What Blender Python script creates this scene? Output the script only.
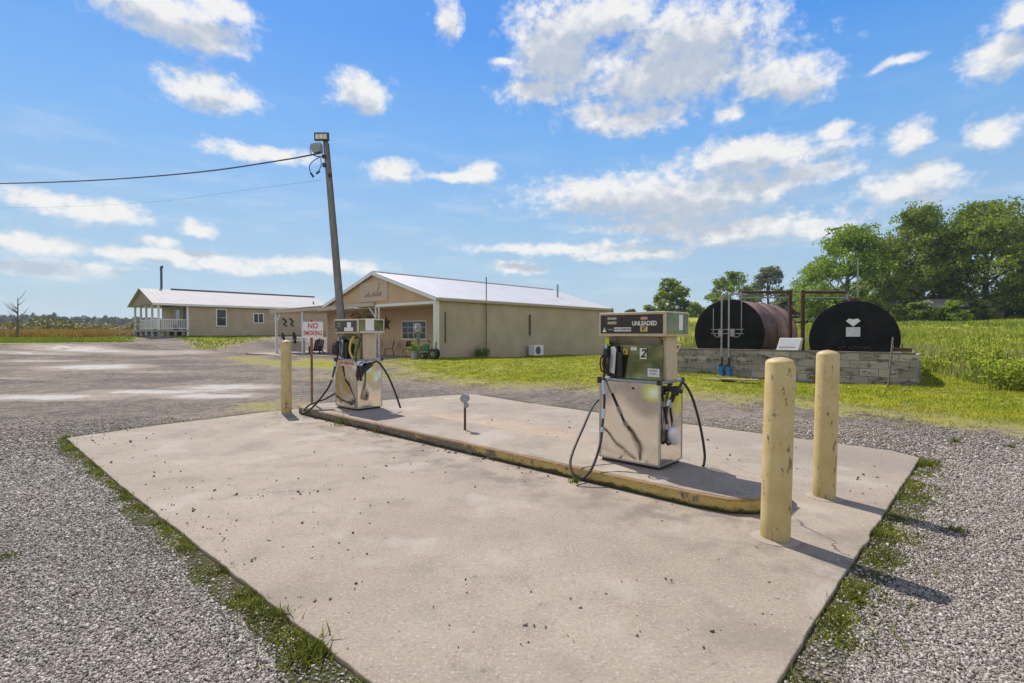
import bpy, math, random
import numpy as np
from mathutils import Vector, Matrix
random.seed(7)
for o in list(bpy.data.objects): bpy.data.objects.remove(o)
C = bpy.context.scene
R = math.radians
# ---------------------------------------------------------------- camera
F = 513.0; TH = math.atan(8.5/F); EYE = 1.5
cam = bpy.data.cameras.new('camera'); camo = bpy.data.objects.new('camera', cam)
C.collection.objects.link(camo)
cam.lens = F/1024*36; cam.sensor_width = 36; cam.clip_start = .05; cam.clip_end = 4000
camo.location = (0, 0, EYE); camo.rotation_euler = (math.pi/2-TH, 0, 0)
C.camera = camo
C.render.resolution_x = 1024; C.render.resolution_y = 683

def ray(px, py):
    u = (px-512)/F; v = -(py-341.5)/F
    return Vector((u, math.cos(TH)+v*math.sin(TH), -math.sin(TH)+v*math.cos(TH)))
def at(px, py, z=0., Y=None):
    d = ray(px, py)
    t = Y/d.y if Y is not None else (z-EYE)/d.z
    return Vector((d.x*t, d.y*t, EYE+d.z*t))

# ---------------------------------------------------------------- light
SUN_AZ = R(-31); SUN_EL = R(55)          # azimuth clockwise from +Y
sd = Vector((math.sin(SUN_AZ)*math.cos(SUN_EL), math.cos(SUN_AZ)*math.cos(SUN_EL), math.sin(SUN_EL)))
sun = bpy.data.lights.new('sun', 'SUN'); suno = bpy.data.objects.new('sun', sun)
C.collection.objects.link(suno)
sun.energy = 4.6; sun.angle = R(.55); sun.color = (1, .95, .87)
suno.rotation_euler = (-sd).to_track_quat('-Z', 'Y').to_euler()
suno.location = sd*50
C.view_settings.view_transform = 'Standard'; C.view_settings.look = 'None'
C.view_settings.exposure = 0.17; C.view_settings.gamma = 1

W = bpy.data.worlds.new('World'); C.world = W; W.use_nodes = True
nt = W.node_tree; nt.nodes.clear()
class NT:
    """little wrapper for writing node graphs"""
    def __init__(s, t): s.t = t
    def n(s, kind, **kw):
        nd = s.t.nodes.new(kind)
        for k, v in kw.items(): setattr(nd, k, v)
        return nd
    def put(s, sock, v):
        if isinstance(v, bpy.types.NodeSocket): s.t.links.new(v, sock)
        elif v is not None:
            try: sock.default_value = v
            except Exception: sock.default_value = (v, v, v)
    def m(s, op, a, b=None, c=None, clamp=False):
        nd = s.n('ShaderNodeMath', operation=op, use_clamp=clamp)
        s.put(nd.inputs[0], a)
        if b is not None: s.put(nd.inputs[1], b)
        if c is not None: s.put(nd.inputs[2], c)
        return nd.outputs[0]
    def vm(s, op, a, b=None, c=None):
        nd = s.n('ShaderNodeVectorMath', operation=op)
        s.put(nd.inputs[0], a)
        if b is not None: s.put(nd.inputs[1], b)
        if c is not None: s.put(nd.inputs[2], c)
        return nd.outputs['Value'] if op in ('LENGTH', 'DOT_PRODUCT', 'DISTANCE') else nd.outputs[0]
    def rng(s, v, a, b, c=0., d=1., smooth=True):
        nd = s.n('ShaderNodeMapRange', interpolation_type='SMOOTHSTEP' if smooth else 'LINEAR')
        s.put(nd.inputs[0], v); s.put(nd.inputs[1], a); s.put(nd.inputs[2], b); s.put(nd.inputs[3], c); s.put(nd.inputs[4], d)
        return nd.outputs[0]
    def mix(s, f, a, b, mode='MIX'):
        nd = s.n('ShaderNodeMix', data_type='RGBA', blend_type=mode)
        s.put(nd.inputs[0], f)
        s.put(nd.inputs[6], a if not isinstance(a, tuple) or len(a) == 4 else a+(1,))
        s.put(nd.inputs[7], b if not isinstance(b, tuple) or len(b) == 4 else b+(1,))
        return nd.outputs[2]
    def noise(s, vec, scale, detail=4, rough=.55, out=0, dist=0):
        nd = s.n('ShaderNodeTexNoise'); s.put(nd.inputs['Vector'], vec)
        nd.inputs['Scale'].default_value = scale; nd.inputs['Detail'].default_value = detail
        nd.inputs['Roughness'].default_value = rough; nd.inputs['Distortion'].default_value = dist
        return nd.outputs[out]
    def vor(s, vec, scale, feature='F1', out='Distance', rand=1):
        nd = s.n('ShaderNodeTexVoronoi', feature=feature); s.put(nd.inputs['Vector'], vec)
        nd.inputs['Scale'].default_value = scale; nd.inputs['Randomness'].default_value = rand
        return nd.outputs[out]
    def ramp(s, f, stops):
        nd = s.n('ShaderNodeValToRGB'); s.put(nd.inputs[0], f)
        el = nd.color_ramp.elements
        while len(el) < len(stops): el.new(.5)
        for e, (p, c) in zip(el, stops): e.position = p; e.color = tuple(c)+(1,)
        return nd.outputs[0]
    def comb(s, x, y, z):
        nd = s.n('ShaderNodeCombineXYZ')
        for i, v in enumerate((x, y, z)): s.put(nd.inputs[i], v)
        return nd.outputs[0]
    def sep(s, v):
        nd = s.n('ShaderNodeSeparateXYZ'); s.put(nd.inputs[0], v); return nd.outputs

w = NT(nt)
sky = w.n('ShaderNodeTexSky', sky_type='NISHITA', sun_disc=False)
sky.sun_elevation = SUN_EL; sky.sun_rotation = SUN_AZ; sky.altitude = 100
sky.air_density = 1.0; sky.dust_density = .6; sky.ozone_density = 2.2
tc = w.n('ShaderNodeTexCoord').outputs['Generated']
nrm = w.vm('NORMALIZE', tc)
X, Y, Z = w.sep(nrm)
az = w.m('ARCTAN2', X, Y); el = w.m('ARCSINE', Z)
UV = w.comb(w.m('MULTIPLY', az, 10.), w.m('MULTIPLY', el, 10.), 0.)
def azel(px, py):
    d = ray(px, py).normalized(); return math.atan2(d.x, d.y)*10, math.asin(d.z)*10
CL = [(150,4,70,16),(190,30,48,17),(222,10,26,12),(208,93,36,15),(235,100,22,9),(360,92,22,15),(372,106,14,9),(448,20,11,17),
 (556,48,38,42),(600,18,52,18),(690,38,66,30),(668,76,88,24),(775,78,42,16),(800,88,25,14),(538,92,30,10),(632,120,46,11),(590,113,22,8),
 (760,156,68,13),(815,172,36,10),(735,150,36,10),(625,194,78,17),(690,200,78,20),(745,192,40,11),(745,231,80,11),(660,226,50,6),
 (905,188,42,13),(930,175,24,10),(910,136,18,11),(992,130,22,14),(998,56,28,18),(1014,12,20,12),(833,131,12,6),(900,62,22,5),
 (393,171,20,8),(480,174,16,9),(455,176,22,4),(40,198,36,7),(98,212,46,10),(30,243,52,8),(157,244,15,7),(170,256,60,6),(225,266,70,5),
 (262,154,42,7),(200,230,16,6),(556,248,64,5),(640,255,42,5),(518,268,22,5),(60,270,66,7),(310,264,60,6),(505,62,10,3),(728,115,11,7)]
def cloudD(off, warp=True):
    base = w.vm('ADD', UV, (0., off, 0.))
    wn = w.noise(w.vm('MULTIPLY', base, (1., 1.5, 1.)), 1.1, 4, .6, out=1)
    base2 = w.vm('ADD', base, w.vm('MULTIPLY', w.vm('SUBTRACT', wn, (.5, .5, .5)), (.5, .32, 0.)))
    best = None
    for (cx, cy, hw, hh) in CL:
        hw, hh = hw*1.10, hh*1.12
        a, e = azel(cx, cy); a1 = azel(cx+hw, cy)[0]; a0 = azel(cx-hw, cy)[0]; e1 = azel(cx, cy-hh)[1]; e0 = azel(cx, cy+hh)[1]
        sx = 2/(a1-a0); sy = 2/(e1-e0)
        l = w.vm('LENGTH', w.vm('MULTIPLY_ADD', base2, (sx, sy, 0.), (-a*sx, -e*sy, 0.)))
        best = l if best is None else w.m('SMOOTH_MIN', best, l, .35)
    D = w.m('SUBTRACT', 1.32, best)
    D = w.m('MAXIMUM', D, -1.5)
    # unseen clouds added behind the viewer to give white fill light
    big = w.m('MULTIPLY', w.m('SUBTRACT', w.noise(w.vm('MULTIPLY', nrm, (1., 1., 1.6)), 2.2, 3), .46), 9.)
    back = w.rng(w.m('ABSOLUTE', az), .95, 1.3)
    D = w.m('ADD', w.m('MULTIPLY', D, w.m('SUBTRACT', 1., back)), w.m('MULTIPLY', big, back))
    fb = w.noise(w.vm('MULTIPLY', base, (1., 1.25, 1.)), 3.1, 10, .6)
    fb2 = w.noise(w.vm('MULTIPLY', base, (1., 1.4, 1.)), 9., 5, .6)
    Ds = D
    D = w.m('ADD', D, w.m('MULTIPLY', w.m('SUBTRACT', fb, .5), 2.3))
    return Ds, w.m('ADD', D, w.m('MULTIPLY', w.m('SUBTRACT', fb2, .5), .6)), fb
S0, D0, F0 = cloudD(0.); S1, D1, F1 = cloudD(.34)
alpha = w.rng(D0, -.3, .85)
alpha = w.m('MULTIPLY', alpha, .95)
alpha = w.m('MULTIPLY', alpha, w.rng(el, .01, .12))
thin = w.m('MULTIPLY', w.rng(w.noise(w.vm('MULTIPLY', UV, (.45, 2.2, 1.)), 1.3, 7, .62), .45, .75), w.rng(el, .5, .05))
lit = w.m('ADD', w.rng(w.m('SUBTRACT', S1, w.m('MULTIPLY', w.m('SUBTRACT', F0, F1), .9)), .85, -.15), w.m('MULTIPLY', w.m('SUBTRACT', F0, .5), 1.1), clamp=True)
ccol = w.mix(lit, (3.9, 4.35, 5.0), (6.9, 6.8, 6.65))
hsv = w.n('ShaderNodeHueSaturation'); w.put(hsv.inputs['Color'], sky.outputs[0])
hsv.inputs['Saturation'].default_value = 1.25; hsv.inputs['Value'].default_value = .95
elf = w.rng(el, .0, .55, .60, 1.0)
skyc = w.mix(1., hsv.outputs[0], w.comb(elf, elf, elf), 'MULTIPLY')
air = w.ramp(w.m('MULTIPLY', el, 1.), [(0, (.39,.505,.60)), (.17, (.315,.475,.645)), (.34, (.165,.375,.70)), (.52, (.055,.245,.68)), (1, (.03,.15,.52))])
skyc = w.mix(.72, skyc, w.vm('MULTIPLY', air, (10., 10., 10.)))
base = w.mix(w.m('MULTIPLY', thin, .5), skyc, (5.2, 5.9, 6.5))
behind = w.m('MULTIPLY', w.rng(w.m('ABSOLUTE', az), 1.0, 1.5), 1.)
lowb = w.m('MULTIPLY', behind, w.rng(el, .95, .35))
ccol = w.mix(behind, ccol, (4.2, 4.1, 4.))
ccol = w.mix(lowb, ccol, (8.8, 8.0, 7.0))       # low unseen clouds brightened as added fill for viewer-facing sides
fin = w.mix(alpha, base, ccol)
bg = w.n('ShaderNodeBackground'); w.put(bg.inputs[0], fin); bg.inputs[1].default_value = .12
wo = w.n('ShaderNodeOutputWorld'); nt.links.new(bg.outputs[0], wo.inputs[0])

# ---------------------------------------------------------------- helpers
def new_mat(name):
    m = bpy.data.materials.new(name); m.use_nodes = True
    t = m.node_tree; t.nodes.clear(); g = NT(t)
    b = g.n('ShaderNodeBsdfPrincipled'); o = g.n('ShaderNodeOutputMaterial'); t.links.new(b.outputs[0], o.inputs[0])
    return m, g, b
def coords(g, kind='Object'): return g.n('ShaderNodeTexCoord').outputs[kind]
def bump(g, b, h, dist=.01, strength=1.):
    n = g.n('ShaderNodeBump'); n.inputs['Distance'].default_value = dist; n.inputs['Strength'].default_value = strength
    g.put(n.inputs['Height'], h); g.t.links.new(n.outputs[0], b.inputs['Normal'])
_mc = {}
def mat(col, rough=.6, metal=0., var=.12, scale=8., spot=0., spotcol=(.1, .08, .06), key=None, bmp=.0):
    """plain weathered surface: mottled colour, optional stains with their own shape"""
    k = (tuple(col), rough, metal, var, scale, spot, key)
    if k in _mc: return _mc[k]
    m, g, b = new_mat(key or 'painted_surface')
    co = coords(g)
    n1 = g.noise(co, scale, 6, .6)
    c = g.mix(g.rng(n1, .3, .7), tuple(max(0, x*(1-var)) for x in col), tuple(min(1, x*(1+var)) for x in col))
    if spot > 0:
        n2 = g.noise(co, scale*2.3, 8, .7)
        c = g.mix(g.rng(n2, 1-spot-.06, 1-spot+.02), c, spotcol)
    g.put(b.inputs['Base Color'], c); b.inputs['Metallic'].default_value = metal
    g.put(b.inputs['Roughness'], g.rng(n1, .2, .8, max(0, rough-.08), min(1, rough+.08)))
    if bmp: bump(g, b, g.noise(co, scale*6, 5), bmp)
    _mc[k] = m; return m

class MB:
    def __init__(s): s.v = []; s.f = []; s.m = Matrix.Identity(4)
    def add(s, vs, fs):
        b = len(s.v); s.v += [s.m @ Vector(v) for v in vs]; s.f += [tuple(i+b for i in f) for f in fs]; return s
    def box(s, x0, x1, y0, y1, z0, z1):
        return s.add([(x0,y0,z0),(x1,y0,z0),(x1,y1,z0),(x0,y1,z0),(x0,y0,z1),(x1,y0,z1),(x1,y1,z1),(x0,y1,z1)],
                     [(0,3,2,1),(4,5,6,7),(0,1,5,4),(1,2,6,5),(2,3,7,6),(3,0,4,7)])
    def cyl(s, p0, p1, r0, r1=None, n=12, cap=True):
        r1 = r0 if r1 is None else r1
        p0 = Vector(p0); p1 = Vector(p1); d = (p1-p0).normalized()
        a = d.orthogonal().normalized(); b = d.cross(a)
        vs = []
        for p, r in ((p0, r0), (p1, r1)):
            vs += [p+(a*math.cos(2*math.pi*i/n)+b*math.sin(2*math.pi*i/n))*r for i in range(n)]
        fs = [(i, (i+1) % n, n+(i+1) % n, n+i) for i in range(n)]
        if cap: fs += [tuple(reversed(range(n))), tuple(range(n, 2*n))]
        return s.add(vs, fs)
    def tube(s, pts, r, n=8, rr=None):
        pts = [Vector(p) for p in pts]; N = len(pts); vs = []; a = None
        for i, p in enumerate(pts):
            d = (pts[min(i+1, N-1)]-pts[max(i-1, 0)]).normalized()
            a = (d.orthogonal() if a is None else a-d*a.dot(d)).normalized(); b = d.cross(a)
            q = rr[i] if rr else r
            vs += [p+(a*math.cos(2*math.pi*k/n)+b*math.sin(2*math.pi*k/n))*q for k in range(n)]
        fs = [(i*n+k, i*n+(k+1) % n, (i+1)*n+(k+1) % n, (i+1)*n+k) for i in range(N-1) for k in range(n)]
        fs += [tuple(reversed(range(n))), tuple(range((N-1)*n, N*n))]
        return s.add(vs, fs)
    def lathe(s, prof, n=24, c=(0, 0, 0)):
        vs = []; c = Vector(c)
        for (r, z) in prof: vs += [c+Vector((r*math.cos(2*math.pi*k/n), r*math.sin(2*math.pi*k/n), z)) for k in range(n)]
        fs = [(i*n+k, i*n+(k+1) % n, (i+1)*n+(k+1) % n, (i+1)*n+k) for i in range(len(prof)-1) for k in range(n)]
        fs += [tuple(reversed(range(n))), tuple(range((len(prof)-1)*n, len(prof)*n))]
        return s.add(vs, fs)
    def prism(s, poly, d):
        """polygon (3d points) pushed along vector d"""
        n = len(poly); d = Vector(d); vs = [Vector(p) for p in poly]; vs += [v+d for v in vs]
        return s.add(vs, [tuple(reversed(range(n))), tuple(range(n, 2*n))]+[(i, (i+1) % n, n+(i+1) % n, n+i) for i in range(n)])
    def build(s, name, m, parent=None, smooth=False, bev=0., auto=None):
        me = bpy.data.meshes.new(name); me.from_pydata([tuple(v) for v in s.v], [], s.f); me.update()
        import bmesh
        bm = bmesh.new(); bm.from_mesh(me); bmesh.ops.recalc_face_normals(bm, faces=bm.faces); bm.to_mesh(me); bm.free()
        o = bpy.data.objects.new(name, me); C.collection.objects.link(o)
        me.materials.append(m)
        if smooth:
            me.shade_smooth()
            me.set_sharp_from_angle(angle=R(38))
        if bev:
            md = o.modifiers.new('bevel', 'BEVEL'); md.width = bev; md.segments = 2; md.limit_method = 'ANGLE'
        if parent is not None: o.parent = parent
        return o
def smoothpts(P, k=6):
    """Catmull-Rom through points"""
    P = [Vector(p) for p in P]; P = [P[0]*2-P[1]]+P+[P[-1]*2-P[-2]]; out = []
    for i in range(1, len(P)-2):
        a, b, c, d = P[i-1:i+3]
        for j in range(k):
            t = j/k
            out.append(.5*((2*b)+(c-a)*t+(2*a-5*b+4*c-d)*t*t+(3*b-a-3*c+d)*t**3))
    return out+[P[-2]]
def tag(o, label=None, cat=None, group=None, kind=None):
    if label: o['label'] = label
    if cat: o['category'] = cat
    if group: o['group'] = group
    if kind: o['kind'] = kind
    return o
def empty(name, loc, rz=0, label=None, cat=None, group=None):
    o = bpy.data.objects.new(name, None); C.collection.objects.link(o)
    o.location = loc; o.rotation_euler = (0, 0, rz); o.empty_display_size = .2
    return tag(o, label, cat, group)
def copy_tree(o, parent=None):
    c = o.copy(); C.collection.objects.link(c); c.parent = parent
    for ch in list(o.children): copy_tree(ch, c)
    return c
def mesh_np(name, V, Fq, m, parent=None, smooth=False, attr=None):
    """fast mesh from numpy arrays; Fq is (n,3) or (n,4)"""
    me = bpy.data.meshes.new(name); k = Fq.shape[1]
    me.vertices.add(len(V)); me.vertices.foreach_set('co', np.asarray(V, np.float32).ravel())
    me.loops.add(Fq.size); me.loops.foreach_set('vertex_index', Fq.astype(np.int32).ravel())
    me.polygons.add(len(Fq)); me.polygons.foreach_set('loop_start', np.arange(0, Fq.size, k, dtype=np.int32))
    me.update(calc_edges=True)
    if attr:
        for an, arr in attr.items():
            a = me.attributes.new(an, 'FLOAT', 'POINT'); a.data.foreach_set('value', arr.astype(np.float32))
    if smooth: me.shade_smooth()
    me.materials.append(m)
    o = bpy.data.objects.new(name, me); C.collection.objects.link(o)
    if parent is not None: o.parent = parent
    return o
def text(body, size, m, parent, loc, rot=(math.pi/2, 0, 0), shear=0., name='lettering', sx=1., bold=.0):
    cu = bpy.data.curves.new('t', 'FONT'); cu.body = body; cu.size = size; cu.align_x = 'CENTER'; cu.align_y = 'CENTER'
    cu.extrude = .0006; cu.offset = bold; cu.shear = shear; cu.resolution_u = 3
    t = bpy.data.objects.new('t', cu); C.collection.objects.link(t)
    bpy.context.view_layer.update()
    me = bpy.data.meshes.new_from_object(t); bpy.data.objects.remove(t)
    me.name = name; me.materials.clear(); me.materials.append(m)
    o = bpy.data.objects.new(name, me); C.collection.objects.link(o)
    o.location = loc; o.rotation_euler = rot; o.scale = (sx, 1, 1)
    if parent is not None: o.parent = parent
    return o

# yard frame: +x runs right and towards the viewer, +y runs right and away
YA = R(-42.7); ex = Vector((math.cos(YA), math.sin(YA), 0)); ey = Vector((-math.sin(YA), math.cos(YA), 0))
P2 = Vector((1.469, 5.072, 0)); 
def yard(x, y, z=0., o=P2): return Vector((o[0], o[1], 0))+ex*x+ey*y+Vector((0, 0, z))
def toloc(p, loc, rz): 
    d = Vector(p)-Vector(loc); c, s = math.cos(rz), math.sin(rz)
    return Vector((d.x*c+d.y*s, -d.x*s+d.y*c, d.z))

# ---------------------------------------------------------------- terrain
CP = np.array([(0,0,-.028),(-3,3,-.028),(3,2,-.028),(0,6,-.03),(4,5,-.03),(5.5,6,-.04),(-5,6,-.028),(-6.5,7.5,-.028),(-3,9,-.028),(-1,12,-.04),(2,10,-.028),
 (4,8,-.028),(8,6,.0),(-9,9,-.03),(-6,12,0.),(-12,13,.03),(5.3,15.8,.24),(9.5,11.6,.22),(7.4,18,.3),(11,14,.3),(7,13,.12),(2,17,.1),(-3.75,25.4,.25),(1,31,.1),(6.8,37,-.09),
 (-18,38,-.22),(-8,28,.02),(-30,47,1.2),(-25,52,1.2),(-19,60,1.2),(-18,21,.2),(-12,24,.1),(-31,36,.85),(-22,34,.35),(-60,80,1.35),(-150,300,1.4),(-400,800,1.4),
 (14,13,.35),(18,18,.55),(30,32,1.3),(55,60,2.6),(80,90,4.1),(30,100,4.4),(60,150,5.5),(10,150,5.3),(-10,90,1.8),(150,150,6),(0,400,5),(400,400,6),
 (0,900,3),(900,900,5),(0,-30,0),(-25,0,0),(25,0,.3),(-60,30,1.),(-40,-40,.3),(40,-40,.3),(-600,0,1),(600,0,3),(0,-300,1),(12,24,.9),(20,60,2.2)], float)
def hz(x, y):
    x = np.asarray(x, float); y = np.asarray(y, float); sh = x.shape; x = x.ravel(); y = y.ravel()
    out = np.empty(len(x))
    for i in range(0, len(x), 20000):
        xx = x[i:i+20000, None]; yy = y[i:i+20000, None]
        d2 = (xx-CP[:, 0])**2+(yy-CP[:, 1])**2+.6
        wt = d2**-1.6
        out[i:i+20000] = (wt*CP[:, 2]).sum(1)/wt.sum(1)
    return out.reshape(sh)
def h1(x, y): return float(hz(np.array([x]), np.array([y]))[0])
def gpt(px, py):
    """ground point seen at a pixel"""
    z = 0.
    for _ in range(40):
        p = at(px, py, min(z, 1.35)); z = .6*z+.4*h1(p.x, p.y)
    return p
def sdist(x, y, poly):
    """signed distance to polygon, positive inside"""
    x = np.asarray(x, float); y = np.asarray(y, float); P = np.array(poly, float); n = len(P)
    d = np.full(x.shape, 1e9); ins = np.zeros(x.shape, bool)
    for i in range(n):
        a = P[i]; b = P[(i+1) % n]; e = b-a
        wx = x-a[0]; wy = y-a[1]; t = np.clip((wx*e[0]+wy*e[1])/(e@e), 0, 1)
        d = np.minimum(d, np.hypot(wx-e[0]*t, wy-e[1]*t))
        c = ((a[1] > y) != (b[1] > y)) & (x < (b[0]-a[0])*(y-a[1])/(b[1]-a[1]+1e-12)+a[0])
        ins ^= c
    return np.where(ins, d, -d)
SLAB = [yard(x-7.28, y-3.67) for x, y in [(0,0),(-.25,1.2),(-.42,3.25),(-.25,5.2),(.1,6.9),(.45,7.55),(2.2,7.3),(4.5,7.12),(7.57,7.08),(8.79,7.03),(9.08,6.8),(9.03,4.),(9.0,1.8),(9.0,-3.3),(7.9,-3.4),(7.75,.12),(5.98,.1),(3.3,.03)]]
# the near edge runs on under the viewer
SLAB = [yard(x-7.28, y-3.67) for x, y in [(0,0),(-.25,1.2),(-.42,3.25),(-.25,5.2),(.1,6.9),(.45,7.55),(2.2,7.3),(4.5,7.12),(7.57,7.08),(8.79,7.03),(9.08,6.8),(9.03,4.),(9.0,1.8),(9.0,.16),(7.72,.14),(5.98,.1),(3.3,.03)]]
slab2 = [(p.x, p.y) for p in SLAB]
BACK = [(gpt(*q).x, gpt(*q).y) for q in [(398,374),(440,383),(480,387),(560,389),(640,394),(700,400),(780,406),(860,416),(940,427),(1024,438),(1150,455)]]
GR1 = BACK+[(60,4),(900,100),(900,1200),(-5,1200),(-5,60),(-14,40),(-7.5,27)]
GR2 = [(gpt(*q).x, gpt(*q).y) for q in [(-200,346),(0,344),(60,343.5),(131,342.5),(150,341),(200,342)]]+[(-22,50),(-15,58),(0,70),(0,1200),(-1500,1200),(-1500,40),(-120,30)]
GR3 = [(gpt(*q).x, gpt(*q).y) for q in [(232,405),(245,411),(283,410),(306,405),(300,401),(262,402)]]
GR4 = [(gpt(*q).x, gpt(*q).y) for q in [(262,357),(292,362),(300,357),(400,361),(395,368),(330,370),(262,366),(215,356)]]
GR5 = [(gpt(*q).x, gpt(*q).y) for q in [(285,378),(330,380),(400,378),(440,384),(440,376),(398,372),(330,376)]]
GR6 = [(-200,-60),(200,-60),(200,-5),(20,-4),(-4,-3),(-9,-1),(-60,4)]
GRS = [GR1, GR2, GR3, GR4, GR5, GR6]
def grassd(x, y):
    d = np.full(np.shape(x), -9.)
    for P in GRS: d = np.maximum(d, sdist(x, y, P))
    return np.clip(d, -9, 9)
MEAD = [(gpt(*q).x, gpt(*q).y) for q in [(925,362),(938,374),(975,384),(1010,391),(1060,399),(1200,425)]]+[(300,10),(900,600),(0,900),(-3,60),(8.5,42),(9,27),(11.5,20),(12.2,16)]
def axis(lo, hi, d0, d1, step, g=1.13):
    a = list(np.arange(d0, d1+step/2, step)); s = step; x = d0; pre = []
    while x > lo: s *= g; x -= s; pre.append(x)
    s = step; x = a[-1]
    while x < hi: s *= g; x += s; a.append(x)
    return np.array(pre[::-1]+a)
ax_ = axis(-1500, 1500, -26, 24, .4); ay_ = axis(-300, 1600, -2, 42, .4)
GX, GY = np.meshgrid(ax_, ay_)
GZ = hz(GX, GY)
NX, NY = len(ax_), len(ay_)
V = np.stack([GX.ravel(), GY.ravel(), GZ.ravel()], 1)
i = np.arange(NX*NY).reshape(NY, NX)
FQ = np.stack([i[:-1, :-1].ravel(), i[:-1, 1:].ravel(), i[1:, 1:].ravel(), i[1:, :-1].ravel()], 1)
gd = grassd(GX.ravel(), GY.ravel()); sl = sdist(GX.ravel(), GY.ravel(), slab2)
md = np.clip(sdist(GX.ravel(), GY.ravel(), MEAD), -9, 9)
pud = np.zeros(len(V))
for (px, py, hw, hh, s) in [(95,366.5,44,2.6,1),(40,361,40,1.3,.7),(150,372,30,1.2,.55),(230,387,52,3.,.95),(160,392,72,2.8,.95),(40,397,78,3.,.95),(215,396,52,2.6,1),(10,378,26,1.2,.6),(90,350,60,2.2,.8),(30,353,50,1.8,.7),(165,352,45,1.8,.6)]:
    c = gpt(px, py); dx = hw/F*c.y; dy = abs(gpt(px, py-hh).y-c.y)
    pud = np.maximum(pud, s*np.clip(1.5-np.hypot((V[:, 0]-c.x)/dx, (V[:, 1]-c.y)/dy), 0, 1))

m, g, b = new_mat('ground')
pos = g.n('ShaderNodeNewGeometry').outputs['Position']
def attr(g, n): a = g.n('ShaderNodeAttribute'); a.attribute_name = n; return a.outputs['Fac']
GD = attr(g, 'grassd'); SD = attr(g, 'slabd'); PD = attr(g, 'wet'); MD = attr(g, 'mead')
nL = g.noise(pos, .35, 5, .6); nM = g.noise(pos, 1.6, 6, .65); nF = g.noise(pos, 9, 6, .7); nT = g.noise(pos, 45, 4, .7)
stv = g.n('ShaderNodeTexVoronoi'); g.put(stv.inputs['Vector'], pos); stv.inputs['Scale'].default_value = 48
st2 = g.n('ShaderNodeTexVoronoi'); g.put(st2.inputs['Vector'], pos); st2.inputs['Scale'].default_value = 22
sc = g.n('ShaderNodeSeparateColor'); g.put(sc.inputs[0], stv.outputs['Color'])
s2 = g.n('ShaderNodeSeparateColor'); g.put(s2.inputs[0], st2.outputs['Color'])
gcol = g.ramp(g.m('ADD', g.m('MULTIPLY', sc.outputs[0], .6), g.m('MULTIPLY', s2.outputs[0], .4)), [(0, (.07,.058,.048)), (.45, (.20,.172,.145)), (.8, (.34,.30,.26)), (1, (.58,.53,.47))])
gcol = g.mix(g.rng(stv.outputs['Distance'], .3, .75), gcol, (.075,.066,.056))
gcol = g.mix(g.m('MULTIPLY', g.rng(nL, .38, .62), .5), gcol, (.33,.275,.225))
gcol = g.mix(g.m('MULTIPLY', g.rng(nM, .52, .7), .3), gcol, (.17,.145,.12))
nK = g.noise(pos, 4.5, 9, .75); gcol = g.mix(1., gcol, g.mix(g.rng(nK, .36, .64), (.9,.87,.84), (1.55,1.50,1.44)), 'MULTIPLY')
# wheel-packed pale fines and mud
mud = g.rng(g.m('ADD', PD, g.m('MULTIPLY', g.m('SUBTRACT', nM, .5), .9)), .12, .5)
gcol = g.mix(mud, gcol, g.mix(g.rng(nF, .35, .65), (.46,.385,.31), (.34,.275,.215)))
wat = g.m('MULTIPLY', g.rng(g.m('ADD', PD, g.m('ADD', g.m('MULTIPLY', g.m('SUBTRACT', nM, .5), 1.5), g.m('MULTIPLY', g.m('SUBTRACT', nF, .5), .7))), .6, .95), .8)
gcol = g.mix(wat, gcol, (.34,.30,.25))
# moss and low weeds near slab edges
edge = g.m('MULTIPLY', g.rng(SD, -.42, -.10), g.rng(nM, .36, .5))
gcol = g.mix(g.m('MULTIPLY', edge, .92), gcol, g.mix(nF, (.045,.055,.012), (.13,.125,.035)))
# grass
gr = g.rng(g.m('ADD', GD, g.m('ADD', g.m('MULTIPLY', g.m('SUBTRACT', nM, .5), 3.2), g.m('MULTIPLY', g.m('SUBTRACT', nF, .5), 1.8))), -.25, .35)
lawn = g.mix(g.rng(nM, .3, .7), (.20,.25,.012), (.44,.40,.03))
lawn = g.mix(g.rng(g.m('ADD', g.m('MULTIPLY', nL, .5), g.m('MULTIPLY', nM, .5)), .5, .66), lawn, (.42,.34,.16))
lawn = g.mix(g.m('MULTIPLY', g.rng(nT, .45, .75), .5), lawn, (.05,.085,.012))
field = g.mix(g.rng(nL, .35, .65), (.27,.31,.03), (.50,.46,.07))
field = g.mix(g.m('MULTIPLY', g.rng(nT, .4, .7), .4), field, (.09,.10,.03))
lawn = g.mix(g.m('MULTIPLY', g.rng(g.m('ADD', GD, g.m('MULTIPLY', g.m('SUBTRACT', nM, .5), 4.)), 1.7, .3), .75), lawn, g.mix(g.rng(nF, .35, .65), (.24,.20,.10), (.44,.37,.21)))
lawn = g.mix(g.rng(MD, -.3, .6), lawn, field)
col = g.mix(gr, gcol, lawn)
g.put(b.inputs['Base Color'], col)
dryrough = g.mix(gr, (.92,.92,.92), (.95,.95,.95))
g.put(b.inputs['Roughness'], g.m('SUBTRACT', .93, g.m('MULTIPLY', g.m('MULTIPLY', wat, g.m('SUBTRACT', 1., gr)), .74)))
g.put(b.inputs['Specular IOR Level'], g.m('ADD', .15, g.m('MULTIPLY', wat, .35)))
hgt = g.m('MULTIPLY', g.m('SUBTRACT', g.m('ADD', g.m('MULTIPLY', nF, 1.5), nT), g.m('MULTIPLY', stv.outputs['Distance'], 1.2)), g.m('SUBTRACT', 1., wat))
bump(g, b, hgt, .028, .9)
GROUND = m
o = mesh_np('ground', V, FQ, GROUND, smooth=True, attr={'grassd': gd, 'slabd': sl, 'wet': pud, 'mead': md})
tag(o, kind='structure')

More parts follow.
